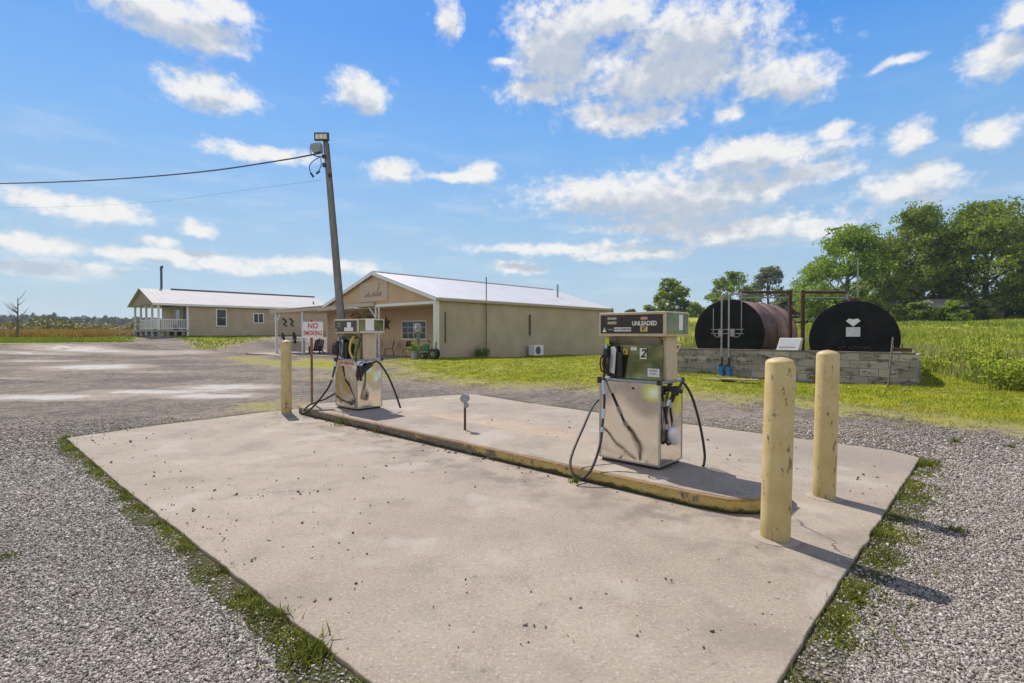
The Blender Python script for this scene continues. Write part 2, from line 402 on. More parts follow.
# ---------------------------------------------------------------- concrete slab
m, g, b = new_mat('concrete')
pos = g.n('ShaderNodeNewGeometry').outputs['Position']
nL = g.noise(pos, .55, 5, .6); nM = g.noise(pos, 3, 7, .65); nF = g.noise(pos, 26, 6, .7); nS = g.noise(pos, 55, 4, .75)
c = g.mix(g.rng(nL, .3, .7), (.275,.218,.16), (.345,.28,.212))
c = g.mix(g.m('MULTIPLY', g.rng(nM, .48, .68), .55), c, (.22,.18,.14))
c = g.mix(g.m('MULTIPLY', g.rng(nF, .45, .7), .45), c, (.20,.165,.13))
c = g.mix(g.m('MULTIPLY', g.rng(nS, .55, .66), .7), c, (.50,.45,.39))
c = g.mix(g.m('MULTIPLY', g.rng(nS, .44, .34), .65), c, (.12,.10,.08))
# rust-tinted run and tyre-dark drift on the far side
rel = g.vm('SUBTRACT', pos, tuple(yard(.6, 2.6)))
rl = g.comb(g.vm('DOT_PRODUCT', rel, tuple(ex)), g.vm('DOT_PRODUCT', rel, tuple(ey)), 0.)
dk = g.rng(g.m('ADD', g.vm('LENGTH', g.vm('MULTIPLY', rl, (.5, 1.6, 0.))), g.m('MULTIPLY', g.m('SUBTRACT', nM, .5), 1.6)), 1.1, .2)
c = g.mix(g.m('MULTIPLY', dk, .4), c, (.2,.165,.135))
rel = g.vm('SUBTRACT', pos, tuple(yard(-3.3, 1.2)))
rl = g.comb(g.vm('DOT_PRODUCT', rel, tuple(ex)), g.vm('DOT_PRODUCT', rel, tuple(ey)), 0.)
rs = g.rng(g.m('ADD', g.vm('LENGTH', g.vm('MULTIPLY', rl, (.35, 1.8, 0.))), g.m('MULTIPLY', g.m('SUBTRACT', nM, .5), 1.4)), 1.2, .2)
c = g.mix(g.m('MULTIPLY', rs, .45), c, (.46,.30,.18))
cr = g.n('ShaderNodeTexVoronoi', feature='DISTANCE_TO_EDGE'); g.put(cr.inputs['Vector'], g.vm('ADD', pos, g.vm('MULTIPLY', g.noise(pos, 2.2, 6, .7, out=1), (.8,.8,0.)))); cr.inputs['Scale'].default_value = .33
crk = g.m('MULTIPLY', g.rng(cr.outputs['Distance'], .0022, .0006), g.rng(nL, .58, .66))
c = g.mix(g.m('MULTIPLY', crk, .7), c, (.13,.11,.09))
def seg(P, Q, wd_, amp):
    P = Vector(P); Q = Vector(Q); d = (Q-P); L = d.length; d.normalize(); nv = Vector((-d.y, d.x, 0)); rel = g.vm('SUBTRACT', pos, (P.x, P.y, 0.))
    u = g.vm('DOT_PRODUCT', rel, (d.x, d.y, 0.)); v = g.m('ADD', g.vm('DOT_PRODUCT', rel, (nv.x, nv.y, 0.)), g.m('MULTIPLY', g.m('SUBTRACT', g.noise(pos, 3.2, 8, .7), .5), amp))
    return g.m('MULTIPLY', g.rng(g.m('ABSOLUTE', v), wd_, wd_*.3), g.m('MULTIPLY', g.rng(u, 0, .1), g.rng(u, L, L-.15)))
for P_, Q_, w_, a_ in ((at(795,518), at(872,572), .010, .35), (at(195,500), at(330,489), .004, .5)):
    k_ = seg(P_, Q_, w_, a_); c = g.mix(g.m('MULTIPLY', k_, .8), c, (.07,.055,.045)); crk = g.m('MAXIMUM', crk, k_)
# fuel drips and scuffs along the foot of the island
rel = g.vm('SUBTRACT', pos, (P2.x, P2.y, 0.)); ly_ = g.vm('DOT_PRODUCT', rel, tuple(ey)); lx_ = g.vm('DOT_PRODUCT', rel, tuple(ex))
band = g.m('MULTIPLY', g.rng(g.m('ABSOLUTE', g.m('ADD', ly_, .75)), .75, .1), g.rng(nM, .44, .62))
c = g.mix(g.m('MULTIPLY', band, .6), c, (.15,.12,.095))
nO = g.noise(pos, 1.25, 4, .55); c = g.mix(g.m('MULTIPLY', g.rng(nO, .54, .66), .45), c, (.19,.155,.12))
c = g.mix(g.m('MULTIPLY', g.rng(nO, .45, .33), .4), c, (.42,.37,.31))
spt = g.vor(pos, 5.5); c = g.mix(g.m('MULTIPLY', g.rng(spt, .13, .05), g.m('MULTIPLY', g.rng(nM, .5, .6), .55)), c, (.11,.09,.07))
sepp = g.sep(pos)
g.put(b.inputs['Base Color'], c); b.inputs['Roughness'].default_value = .88
bump(g, b, g.m('SUBTRACT', g.m('ADD', g.m('MULTIPLY', nF, .6), g.m('MULTIPLY', nS, .35)), crk), .006, .8)
CONC = m
rough = []; re_ = random.Random(9)
for i_ in range(len(SLAB)):
    a_, b_ = SLAB[i_], SLAB[(i_+1) % len(SLAB)]; L_ = (b_-a_).length; k_ = max(1, int(L_/.09)); nn_ = Vector((-(b_-a_).y, (b_-a_).x, 0)).normalized()
    for j_ in range(k_):
        rough.append(a_.lerp(b_, j_/k_)+nn_*(re_.gauss(0, .0025)+(.015*re_.random() if re_.random() < .05 else 0)))
mb = MB(); mb.prism([(p.x, p.y, -.16) for p in rough], (0, 0, .16))
tag(mb.build('concrete_slab', CONC, bev=.008), kind='structure')

# island with a rounded right end and flaking yellow kerb
m, g, b = new_mat('kerb_paint')
co = coords(g); n = g.noise(co, 5, 9, .72); n2 = g.noise(co, 22, 6, .7); z = g.sep(co)[2]
xx = g.sep(co)[0]
c = g.mix(g.rng(n2, .3, .7), (.42,.30,.075), (.52,.38,.12))
worn = g.rng(g.m('ADD', n, g.rng(xx, -1.2, -3.6, 0., .17)), .52, .60)
c = g.mix(worn, c, g.mix(g.rng(n2, .35, .65), (.20,.165,.12), (.10,.08,.06)))
c = g.mix(g.rng(g.m('ADD', z, g.m('MULTIPLY', g.m('SUBTRACT', n, .5), .16)), .055, .025), c, (.035,.035,.012))
rust = g.m('MULTIPLY', g.rng(g.m('ADD', z, g.m('MULTIPLY', g.m('SUBTRACT', n2, .5), .07)), .098, .118), .8)
c = g.mix(rust, c, (.23,.12,.05))
g.put(b.inputs['Base Color'], c); b.inputs['Roughness'].default_value = .8; bump(g, b, g.m('ADD', n, n2), .012)
KERB = m
isl = empty('pump_island', yard(0, 0, 0), YA); tag(isl, kind='structure')
yf, yb_ = -.44, .62
endp = [(.95+.0*math.cos(a), 0) for a in (0,)]
pf = [(-7.1, yf+.06), (-6.9, yf)]+[(.55, yf)]
for k in range(1, 8):
    a = -math.pi/2+math.pi*k/8; pf.append((.62+.5*math.cos(a), (yf+yb_)/2+(yb_-yf)/2*math.sin(a)))
pf += [(.55, yb_), (-7.1, yb_)]
mb = MB(); mb.prism([(x, y, .0) for x, y in pf], (0, 0, .126)); mb.build('kerb', KERB, isl, bev=.018)
inn = [(x*.997+(.0), (y-.09)*.93+.09) for x, y in pf]
mb = MB(); mb.prism([(x, y, .05) for x, y in inn], (0, 0, .08)); mb.build('island_top', CONC, isl)

# ---------------------------------------------------------------- materials
def steel(name, rough, col=(.62,.60,.57), wav=.6):
    m, g, b = new_mat(name); co = coords(g)
    n = g.noise(g.vm('MULTIPLY', co, (1., 1., .7)), 2.3, 1, .3); n2 = g.noise(g.vm('MULTIPLY', co, (2., 2., 14.)), 5, 6, .7); n3 = g.noise(co, 14, 7, .7)
    c = g.mix(g.m('MULTIPLY', g.rng(n3, .55, .75), .5), col, (.30,.25,.19))
    g.put(b.inputs['Base Color'], c); b.inputs['Metallic'].default_value = 1
    g.put(b.inputs['Roughness'], g.rng(n3, .3, .75, rough, rough+.10))
    bump(g, b, g.m('ADD', g.m('MULTIPLY', n, wav), g.m('MULTIPLY', n2, .012)), .03)
    return m
STEEL = steel('brushed_stainless_steel', .02, (.80,.76,.69), wav=1.7)
STEELD = steel('edge_steel', .3, (.45,.45,.45), .2)
BEIGE = mat((.50,.41,.28), .5, var=.1, scale=6, spot=.30, spotcol=(.3,.22,.14), key='beige_enamel')
DARK = mat((.022,.018,.016), .28, var=.2, key='dark_panel')
BLACK = mat((.015,.015,.016), .45, var=.3, key='black_rubber')
HOSEM = mat((.018,.017,.016), .5, var=.3, scale=20, key='hose_rubber')
GLASS, g, b = new_mat('display_glass')
n = g.noise(coords(g), 2.5, 2, .5)
g.put(b.inputs['Base Color'], g.mix(g.rng(n, .35, .65), (.075,.085,.025), (.20,.21,.10))); b.inputs['Roughness'].default_value = .12; b.inputs['Metallic'].default_value = .6  # olive tint puts the green of reflected grass into the panel colour
bump(g, b, n, .03)
WHITE = mat((.75,.74,.72), .55, var=.06, key='white_paint')
WTRIM = mat((.70,.70,.70), .5, var=.08, scale=5, key='white_trim')
YEL = mat((.62,.47,.12), .5, var=.08, key='yellow_sticker')
LIME = mat((.45,.62,.03), .5, var=.05, key='lime_sticker')
RED = mat((.50,.035,.03), .5, var=.1, key='red_paint')
INK = mat((.02,.02,.02), .5, var=.1, key='black_ink')
GREYM = mat((.30,.31,.33), .45, .4, var=.15, key='grey_metal')
TRAY = mat((.30,.33,.40), .25, .7, var=.15, key='tray_metal')
CHROME = steel('nozzle_aluminium', .3, (.50,.50,.51), .1)
GALV = mat((.33,.33,.33), .5, .5, var=.2, scale=9, key='galvanised_steel')
RUST = mat((.095,.045,.03), .85, var=.35, scale=12, spot=.38, spotcol=(.07,.035,.025), key='rusted_steel', bmp=.004)
PLASTIC = mat((.72,.70,.72), .35, var=.06, key='clouded_plastic')

# ---------------------------------------------------------------- fuel pumps
def nozzle(parent, base, flip=1, scale=1.):
    """hanging fuel nozzle; base = lower end where the hose joins"""
    M = Matrix.Translation(base) @ Matrix.Scale(scale, 4)
    a = MB(); a.m = M
    a.tube(smoothpts([(0,0,0),(0,-.005,.08),(0,-.01,.15),(.0,.0,.20)]), .02, 10, rr=None)
    a.cyl((0,-.012,.155), (0,.01,.235), .034, .024, 14)
    nz = a.build('nozzle', BLACK, parent, smooth=True)
    s = MB(); s.m = M
    s.tube(smoothpts([(0,.0,.215),(0,.035,.27),(0,.09,.285),(0,.14,.25)]), .0125, 10)
    s.build('spout', CHROME, nz, smooth=True)
    q = MB(); q.m = M
    q.tube(smoothpts([(0,-.01,.02),(0,-.055,.03),(0,-.085,.08),(0,-.075,.15),(0,-.03,.19)]), .008, 8)
    q.tube([(0,-.03,.05),(0,-.05,.09),(0,-.035,.16)], .006, 6)
    q.build('trigger_guard', mat((.08,.01,.01), .4, key='dark_red_guard'), nz, smooth=True)
    return nz
def pump(loc, rz, label, second):
    t = empty('fuel_pump', loc, rz, label, 'fuel pump', 'fuel pumps on the concrete island')
    Wd, Dp = -.705, .50
    MB().box(Wd+.02, -.02, .02, Dp-.02, 0, .035).build('plinth', BLACK, t)
    cab = MB().box(Wd, 0, 0, Dp, .03, .862).build('cabinet', STEEL, t, bev=.006)
    e = MB()
    for (x0, x1, y0, y1) in ((-.018,.003,-.004,.003),(Wd-.003,Wd+.018,-.004,.003),(0,.004,-.003,.016),(0,.004,Dp-.016,Dp+.003),(Wd-.004,Wd,-.003,.016)):
        e.box(x0, x1, y0, y1, .032, .86)
    e.box(Wd+.018, -.018, -.0035, .0, .032, .05); e.box(0, .0035, .016, Dp-.016, .032, .05)
    e.build('corner_trim', STEELD, cab)
    MB().cyl((-.30,-.006,.80), (-.30,.0,.80), .014, n=12).build('lock', BLACK, cab)
    MB().box(Wd-.012, .014, -.014, Dp+.014, .862, .888).build('tray', TRAY, t, bev=.004)
    for bb in ((Wd-.02,Wd+.03,-.022,.0,.83,.90),(-.03,.02,-.022,.0,.85,.90),(-.004,.02,Dp-.03,Dp+.02,.85,.90)): MB().box(*bb).build('corner_clip', BLACK, t, bev=.004)
    col = MB().prism([(Wd+.03,.13,.888),(.01,.13,.888),(.0,.13,1.335),(Wd+.06,.13,1.335)], (0,.24,0)).build('column', BEIGE, t, bev=.006)
    disp = MB().prism([(-.505,.075,.892),(-.025,.075,.892),(-.035,.128,1.30),(-.505,.128,1.30)], (0,.01,0)).build('display_panel', GLASS, t)
    MB().prism([(Wd+.05,.11,1.245),(-.05,.11,1.245),(-.05,.045,1.33),(Wd+.05,.045,1.33)], (0,.05,0)).build('upper_cowl', mat((.25,.24,.19), .3, .5, key='cowl_metal'), t)
    # nozzle bays: left of the display and mirrored on the far side
    MB().box(-.655,-.52,.06,.128,.90,1.235).build('nozzle_boot', BLACK, t, bev=.01)
    MB().prism([(-.60,.02,.95),(-.535,.02,.93),(-.53,.045,1.2),(-.555,.05,1.235),(-.60,.045,1.22)], (0,.045,0)).build('nozzle_cover', CHROME, t, bev=.006)
    MB().box(-.515,-.455,.03,.074,.90,1.17).build('handle_bracket', BLACK, t, bev=.012)
    nozzle(t, (-.635,.0,.93), 1, 1.15)
    # head
    hd = MB().box(-.705,.06,-.02,Dp+.02,1.335,1.585).build('head', BEIGE, t, bev=.008)
    MB().box(-.68,.035,-.0235,-.0202,1.365,1.558).build('brand_panel', DARK, hd)
    MB().box(.0602,.064,.01,Dp-.01,1.36,1.57).build('side_panel', GLASS, hd)
    MB().box(.0645,.066,.27,.36,1.40,1.555).build('paper_notice', WHITE, hd) if not second else MB().box(.0645,.066,.13,.30,1.385,1.595).build('paper_notice', WHITE, hd)
    fy = -.0245
    if not second:
        MB().box(-.595,-.485,fy,-.0236,1.51,1.535).box(-.595,-.485,fy,-.0236,1.462,1.49).build('credit_plate', mat((.42,.37,.26), .5, key='tan_plate'), hd)
        text('UNLEADED', .062, WHITE, hd, (-.165,fy-.0005,1.466), bold=.0016, sx=.86)
        MB().box(-.205,-.13,fy,-.0236,1.505,1.532).build('octane_strip', mat((.62,.25,.22), .5, key='pale_red'), hd)
        MB().box(-.21,-.13,fy,-.0236,1.385,1.435).build('octane_sticker', YEL, hd)
        text('87', .045, INK, hd, (-.17,fy-.0015,1.41), bold=.001)
        MB().box(-.515,-.315,fy,-.0236,1.387,1.428).build('notice_sticker', WHITE, hd, bev=.0)
        text('NO CHECKS', .034, INK, hd, (-.415,fy-.0015,1.407), bold=.0008)
        MB().prism([(-.66,fy,1.38),(-.605,fy,1.38),(-.62,fy,1.40),(-.632,fy,1.43),(-.645,fy,1.40)], (0,.001,0)).build('triangle_mark', WHITE, hd)
        MB().box(-.59,-.535,fy,-.0236,1.402,1.412).build('small_print', GREYM, hd)
        # stickers on the display
        def st(x, z, w_, h_, mm, nm='sticker', y=None):
            yy = .075+(z-.892)/(1.30-.892)*.05-.004
            return MB().box(x-w_/2,x+w_/2,yy-.001,yy,z-h_/2,z+h_/2).build(nm, mm, disp)
        st(-.245,1.155,.075,.115,WHITE,'number_sticker'); text('2', .12, INK, disp, (-.245,.098,1.155), shear=.25, bold=.003)
        st(-.455,1.17,.06,.06,YEL); text('87', .035, INK, disp, (-.455,.10,1.17))
        st(-.355,1.205,.07,.035,WHITE); st(-.115,.965,.13,.085,WHITE); text('NOTICE', .025, INK, disp, (-.115,.076,.985)); text('PAY FIRST', .018, INK, disp, (-.115,.074,.955))
        MB().box(-.66,-.615,.035,.04,1.23,1.325).build('lime_sticker', LIME, t)
        # red triangular warning sticker on the far edge of the column
    else:
        MB().box(-.58,-.50,fy,-.0236,1.50,1.52).box(-.60,-.49,fy,-.0236,1.455,1.468).build('credit_plate', mat((.42,.37,.26), .5, key='tan_plate'), hd)
        MB().prism([(-.36,fy,1.375),(-.07,fy,1.375),(-.07,fy,1.44),(-.14,fy,1.44),(-.14,fy,1.53),(-.27,fy,1.53),(-.27,fy,1.44),(-.36,fy,1.44)], (0,.001,0)).build('paper_notice', WHITE, hd)
        MB().prism([(-.66,fy,1.39),(-.62,fy,1.39),(-.64,fy,1.43)], (0,.001,0)).build('triangle_mark', WHITE, hd)
        MB().box(-.56,-.05,-.003,-.0012,.765,.862).build('warning_strip', mat((.62,.55,.42), .5, key='cream_strip'), t)
        text('NO SMOKING', .085, RED, t, (-.305,-.005,.812), bold=.0015, sx=.85)
        MB().tube(smoothpts([(-.20,.05,.89),(-.25,.02,1.02),(-.24,.03,1.18),(-.18,.06,1.29)]), .02, 8).build('yellow_hose_sleeve', YEL, t, smooth=True)
        MB().box(.0645,.067,.02,Dp-.02,1.345,1.378).build('side_trim', CHROME, hd)
    return t
def hose(parent, pts, r=.0125, sleeves=(), end=None):
    """pts in world space"""
    L = [toloc(p, parent.location, parent.rotation_euler.z) for p in pts]; sc__ = parent.scale; L = [Vector((p.x/sc__[0], p.y/sc__[1], p.z/sc__[2])) for p in L]
    P = smoothpts(L, 8)
    h = MB().tube(P, r, 10).build('hose', HOSEM, parent, smooth=True)
    for (a, b_) in sleeves:
        i0 = int(a*(len(P)-1)); i1 = max(i0+1, int(b_*(len(P)-1)))
        MB().tube(P[i0:i1+1], r*1.45, 10).build('hose_coupling', CHROME, h, smooth=True)
    return h
IZ = .13
pa = yard(0, 0, IZ); A2 = YA
pmp2 = pump(pa, A2, 'stainless steel fuel pump marked 2 and UNLEADED, nearest of the two on the island', False)
def pw(x, y, z, t): c, s = math.cos(t.rotation_euler.z), math.sin(t.rotation_euler.z); x *= t.scale[0]; y *= t.scale[1]; z *= t.scale[2]; return Vector(t.location)+Vector((x*c-y*s, x*s+y*c, z))
hose(pmp2, [pw(-.635,.0,.97,pmp2), pw(-.64,-.03,.86,pmp2), at(604.5,400,Y=5.40), at(602.5,425,Y=5.30), at(600,445,Y=5.18), at(592,468,Y=5.05), at(582,478,Y=5.02), at(573,473,Y=5.06), at(571,458,Y=5.2), at(583,428,Y=5.5), at(597,401,Y=5.74), pw(-.66,.30,.70,pmp2)], .0135, ((.10,.16),(.22,.26),(.29,.31)))
# right-hand side outlet with bagged nozzle
MB().cyl((.0,.20,.80),(.07,.20,.80),.028,n=12).cyl((.07,.20,.835),(.07,.20,.74),.030,n=12).cyl((.05,.20,.80),(.10,.27,.775),.022,n=10).cyl((.05,.18,.80),(.07,.13,.74),.02,n=10).build('hose_swivel', BLACK, pmp2, smooth=True)
hose(pmp2, [pw(.07,.25,.78,pmp2), at(683,383,Y=5.30), at(692,397,Y=5.30), at(700,425,Y=5.28), at(704.5,452,Y=5.25), at(704,464,Y=5.22), at(703,466,Y=5.2)], .0135)
hose(pmp2, [pw(.07,.17,.76,pmp2), pw(.05,.10,.70,pmp2), pw(.035,.08,.62,pmp2), pw(.03,.07,.50,pmp2), pw(.03,.08,.40,pmp2)], .013, ((.28,.45),(.85,.98)))
hose(pmp2, [pw(.07,.19,.76,pmp2), pw(.05,.16,.68,pmp2), pw(.035,.15,.60,pmp2), pw(.03,.19,.5,pmp2), pw(.03,.22,.38,pmp2), pw(.03,.19,.28,pmp2), pw(.03,.12,.25,pmp2), pw(.03,.07,.30,pmp2), pw(.03,.08,.40,pmp2)], .013, ((.15,.22),(.42,.48)))
mbw = MB(); mbw.m = Matrix.Translation((.055,.165,.335)) @ Matrix.Rotation(R(35), 4, 'X')
mbw.lathe([(.03,-.095),(.052,-.08),(.06,-.03),(.06,.04),(.05,.075),(.02,.09)], 18)
mbw.build('plastic_nozzle_wrap', PLASTIC, pmp2, smooth=True)
pb = at(357,411,IZ); A1 = YA+R(1)
pmp1 = pump(pb, A1, 'worn stainless fuel pump with taped notices, farther one beside the leaning pole', True)
pmp1.scale = (1.02, 1.03, 1.02)
def toloc2(p): return toloc(p, pb, A1)
hose(pmp1, [pw(-.60,.0,.97,pmp1), at(336,362,Y=9.35), at(331,382,Y=9.3), at(324,394,Y=9.25), at(313,407,Y=9.2), at(305,413,Y=9.15), at(303,411,Y=9.2), at(311,404,Y=9.35), at(325,399,Y=9.45), at(336,393,Y=9.5)], .017, ((.12,.15),(.2,.22)))
MB().tube(smoothpts([(.02,.05,.60),(.05,.08,.68),(.07,.15,.74),(.06,.24,.80)]), .045, 10).cyl((0,.22,.80),(.09,.22,.80),.035,n=10).build('hose_swivel', BLACK, pmp1, smooth=True)
hose(pmp1, [pw(.08,.24,.81,pmp1), at(378,362,Y=9.1), at(387,374,Y=9.05), at(395,392,Y=9.0), at(400.5,408,Y=8.95)], .017)
nozzle(pmp1, (.05,.05,.52), 1, 1.1)
MB().box(-.42,-.36,.02,.074,.90,1.17).build('handle_bracket', BLACK, pmp1, bev=.012)

# ---------------------------------------------------------------- bollards
m, g, b = new_mat('bollard_paint'); co = coords(g)
n = g.noise(co, 4, 8, .7); n2 = g.noise(g.vm('MULTIPLY', co, (1., 1., .45)), 17, 8, .72); z = g.sep(co)[2]
rnd = g.n('ShaderNodeObjectInfo').outputs['Random']
n2 = g.noise(g.vm('ADD', g.vm('MULTIPLY', co, (1., 1., .38)), g.comb(g.m('MULTIPLY', rnd, 9.), 0., 0.)), 17, 8, .72)
c = g.mix(g.rng(n, .3, .7), (.50,.365,.145), (.60,.47,.22))
chips = g.rng(n2, .605, .625)
c = g.mix(g.m('MULTIPLY', chips, .85), c, (.13,.08,.06))
c = g.mix(g.m('MULTIPLY', g.rng(g.m('ADD', z, g.m('MULTIPLY', g.m('SUBTRACT', n2, .5), .25)), 1.27, 1.33), .6), c, (.30,.17,.09))
c = g.mix(g.m('MULTIPLY', g.rng(g.m('ADD', z, g.m('MULTIPLY', g.m('SUBTRACT', n, .5), .35)), .16, .02), .45), c, (.30,.21,.09))
g.put(b.inputs['Base Color'], c); b.inputs['Roughness'].default_value = .55; bump(g, b, g.m('SUBTRACT', n, g.m('MULTIPLY', chips, .5)), .006)
BOL = m
PAD = mat((.33,.275,.21), .9, var=.1, scale=12, key='patch_concrete_', bmp=.003)
first = None
for (px, py, lab, h, lean) in ((775,538,'yellow concrete-filled steel bollard, nearest of the three, chipped paint down its length',1.32,(0,R(1.3))),
                         (824,497,'yellow steel bollard with a dark scuff near its top, second from the right edge pair',1.34,(0,R(1.0))),
                         (286.5,413,'faded yellow bollard at far left end of the pump island',1.36,(0,0))):
    p = at(px, py, 0.)
    if first is None:
        t = empty('bollard', p, 0, lab, 'bollard', 'yellow bollards round the pump island')
        r = .1
        MB().lathe([(r,0),(r,.02),(r,1.28)]+[(r*math.cos(a), 1.28+.045*math.sin(a)) for a in (.3,.7,1.1,1.4)]+[(.004,1.327)], 40).build('post', BOL, t, smooth=True)
        MB().lathe([(.17,-.02),(.16,.003),(.11,.010),(.0,.010)], 30).build('footing', PAD, t, smooth=True)
        first = t
    else:
        t = copy_tree(first); t.location = p; t['label'] = lab; t.scale = (.93, .93, h/1.32)
    t.rotation_euler = (lean[0], lean[1], 0)
first['label'] = 'yellow steel bollard nearest the viewer, small chips down its length'
for o in C.collection.objects:
    pass
scuff = at(826,372,Y=4.60)
bl2 = [o for o in C.collection.objects if o.name.startswith('bollard.001')][0]
bl2['label'] = 'yellow bollard with dark scuff marks near its top, right end of the slab'

# ---------------------------------------------------------------- small posts on the island
p = at(465,430,IZ)
t = empty('vent_post', p, 0, 'short rusty stub post with round grey cap on the island', 'post')
MB().cyl((0,0,0),(0,0,.42),.017,n=12).build('pipe', RUST, t, smooth=True)
MB().cyl((-.006,-.035,.45),(.006,.03,.45),.062,n=24).cyl((.02,-.02,.35),(.02,.025,.35),.036,n=16).build('round_cap', GREYM, t, smooth=True)
p = at(312,409,.02); p.z = 0
t = empty('warning_sign', p, R(14), 'white NO SMOKING sign on a thin rusty post behind the far pump', 'sign')
MB().box(-.022,.022,-.018,.018,0,1.76).build('post', mat((.20,.12,.06), .8, var=.3, key='rusty_brown_post'), t, bev=.004)
bd = MB().box(-.185,.185,-.026,-.0205,1.43,1.735).build('sign_board', WHITE, t, bev=.002)
bd.location.x = .03; bd.location.z = -.02
text('NO', .15, RED, bd, (0,-.0275,1.655), bold=.003, sx=.8); text('SMOKING', .125, RED, bd, (0,-.0275,1.515), bold=.003, sx=.62)

# ---------------------------------------------------------------- utility pole and cables
POLY = 15.
pt = at(325.5,139,Y=POLY); p0 = at(347,392,Y=POLY); p0.z = h1(p0.x, p0.y)-.3
m, g, b = new_mat('weathered_pole_wood'); co = coords(g)
n = g.noise(g.vm('MULTIPLY', co, (9., 9., .5)), 4, 7, .7)
g.put(b.inputs['Base Color'], g.ramp(n, [(.3, (.09,.085,.08)), (.55, (.25,.235,.215)), (.8, (.36,.33,.30))])); b.inputs['Roughness'].default_value = .9; bump(g, b, n, .012)
POLEM = m
t = empty('utility_pole', (p0.x, p0.y, h1(p0.x, p0.y)), 0, 'leaning grey wooden utility pole with floodlights at its top', 'utility pole')
rel = lambda q: Vector(q)-Vector(t.location)
MB().tube([rel(p0), rel(p0.lerp(pt, .5)), rel(pt)], .15, 14, rr=[.112,.096,.074]).build('pole', POLEM, t, smooth=True)
top = rel(pt)
fl = MB().box(-.27,.15,-.17,-.09,-.10,.13); 
for v in fl.v: v += top
fl = fl.build('floodlight', mat((.05,.045,.045), .5, key='lamp_housing'), t, bev=.01)
gl = MB()
for k in range(3): gl.box(-.23+k*.115,-.13+k*.115,-.175,-.171,-.06,.08)
for v in gl.v: v += top
gl.build('lamp_lens', mat((.75,.66,.55), .2, key='lamp_lens'), fl)
f2 = MB().prism([(-.42,-.15,-.33),(-.38,-.15,-.18),(-.10,-.15,-.14),(-.08,-.15,-.40),(-.30,-.15,-.44)], (0,.2,0)); 
for v in f2.v: v += top
f2.build('floodlight', GREYM, t, bev=.015)
lp = MB().tube(smoothpts([(-.40,-.1,-.38),(-.36,-.12,-.48),(-.15,-.12,-.55),(0,-.1,-.52)]), .014, 6)
lp.tube(smoothpts([(-.10,-.12,-.55),(-.30,-.14,-.68),(-.42,-.14,-.85),(-.36,-.14,-1.08)]), .012, 6)
lp.tube(smoothpts([(-.10,-.12,-.58),(-.08,-.14,-.8),(-.16,-.14,-.98),(-.24,-.14,-1.04)]), .012, 6)
lp.tube([(-.38,-.14,-1.03),(-.30,-.14,-1.14)], .03, 8).tube([(-.22,-.14,-1.05),(-.12,-.14,-.97)], .03, 8)
lp.box(-.04,.04,-.16,-.1,-.85,-.74).box(.12,.19,-.1,-.02,-1.12,-1.02).box(-.05,.05,-.16,-.1,-.60,-.5)
dd_ = (p0-pt); lp.tube([Vector((.10,-.05,0))+dd_*.02, Vector((.125,-.05,0))+dd_*.4, Vector((.14,-.05,0))+dd_*.9], .012, 6)
for v in lp.v: v += top
lp.build('service_loop', BLACK, t, smooth=True)
def cable(pxs, y0, y1, r, name, lab):
    n = len(pxs); P = [at(px, py, Y=y0+(y1-y0)*(pxs[0][0]-px)/(pxs[0][0]-pxs[-1][0])) for px, py in pxs]
    o = MB().tube(smoothpts(P, 6), r, 8).build(name, mat((.06,.06,.065), .6, var=.2, key='cable_jacket'), smooth=True)
    tag(o, lab, 'cable', 'overhead cables from the utility pole')
cable([(321,153),(280,160.5),(200,172),(100,180),(0,183.5),(-120,184),(-300,178),(-520,163)], 14.9, 30, .022, 'overhead_cable', 'thick twisted overhead cable running from the pole top to the left')
cable([(322,180),(260,188),(140,203),(0,208),(-150,208),(-400,196)], 14.9, 34, .003, 'overhead_cable', 'thinner overhead wire below the thick cable')

# ---------------------------------------------------------------- corrugated metal
def ribbed(name, col, axis_, pitch=.23, rough=.55, metal=.0, var=.1, stain=(.2,.15,.1), dist=.02):
    m, g, b = new_mat(name); co = coords(g); s = g.sep(co)
    u = g.m('MULTIPLY', s[axis_], 2*math.pi/pitch); wv = g.m('POWER', g.m('MULTIPLY', g.m('ADD', g.m('SINE', u), 1.), .5), 6.)
    n = g.noise(co, .8, 6, .6); n2 = g.noise(g.vm('MULTIPLY', co, (3., 3., .5)), 2.5, 6, .65)
    c = g.mix(g.rng(n, .3, .7), tuple(x*(1-var) for x in col), tuple(min(.85,x*(1+var)) for x in col))
    c = g.mix(g.m('MULTIPLY', g.rng(n2, .58, .78), .35), c, stain)
    g.put(b.inputs['Base Color'], c); b.inputs['Roughness'].default_value = rough; b.inputs['Metallic'].default_value = metal
    bump(g, b, wv, dist); return m
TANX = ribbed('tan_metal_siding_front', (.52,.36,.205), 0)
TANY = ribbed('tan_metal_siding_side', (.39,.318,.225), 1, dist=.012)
ROOFY = ribbed('pale_metal_roofing', (.60,.56,.54), 1, .45, .38, .25, .05, (.42,.37,.34))
SOFF = mat((.60,.46,.30), .7, var=.08, scale=2, key='tan_soffit')
WGLASS, g, b = new_mat('window_glass'); b.inputs['Base Color'].default_value = (.02,.022,.02,1); b.inputs['Roughness'].default_value = .06; bump(g, b, g.noise(coords(g), .9, 2), .01)
FLOORC = CONC

# ---------------------------------------------------------------- store
SO = Vector((-3.75, 25.65, 0))
def sidet(px, O=SO): u = (px-512)/F; return (u*O.y-O.x)/(ey.x-ey.y*u)
st_ = empty('store_building', SO, YA, 'long tan metal store with pale gable roof and open front porch', 'building')
WDT, LEN, EV, RG, RC = 11.2, 15.9, 3.28, 4.95, 2.2
b0 = -.5
def wallbox(*a): return MB().box(*a)
MB().box(-.12,0,RC,LEN,b0,EV-.03).build('side_wall', TANY, st_)
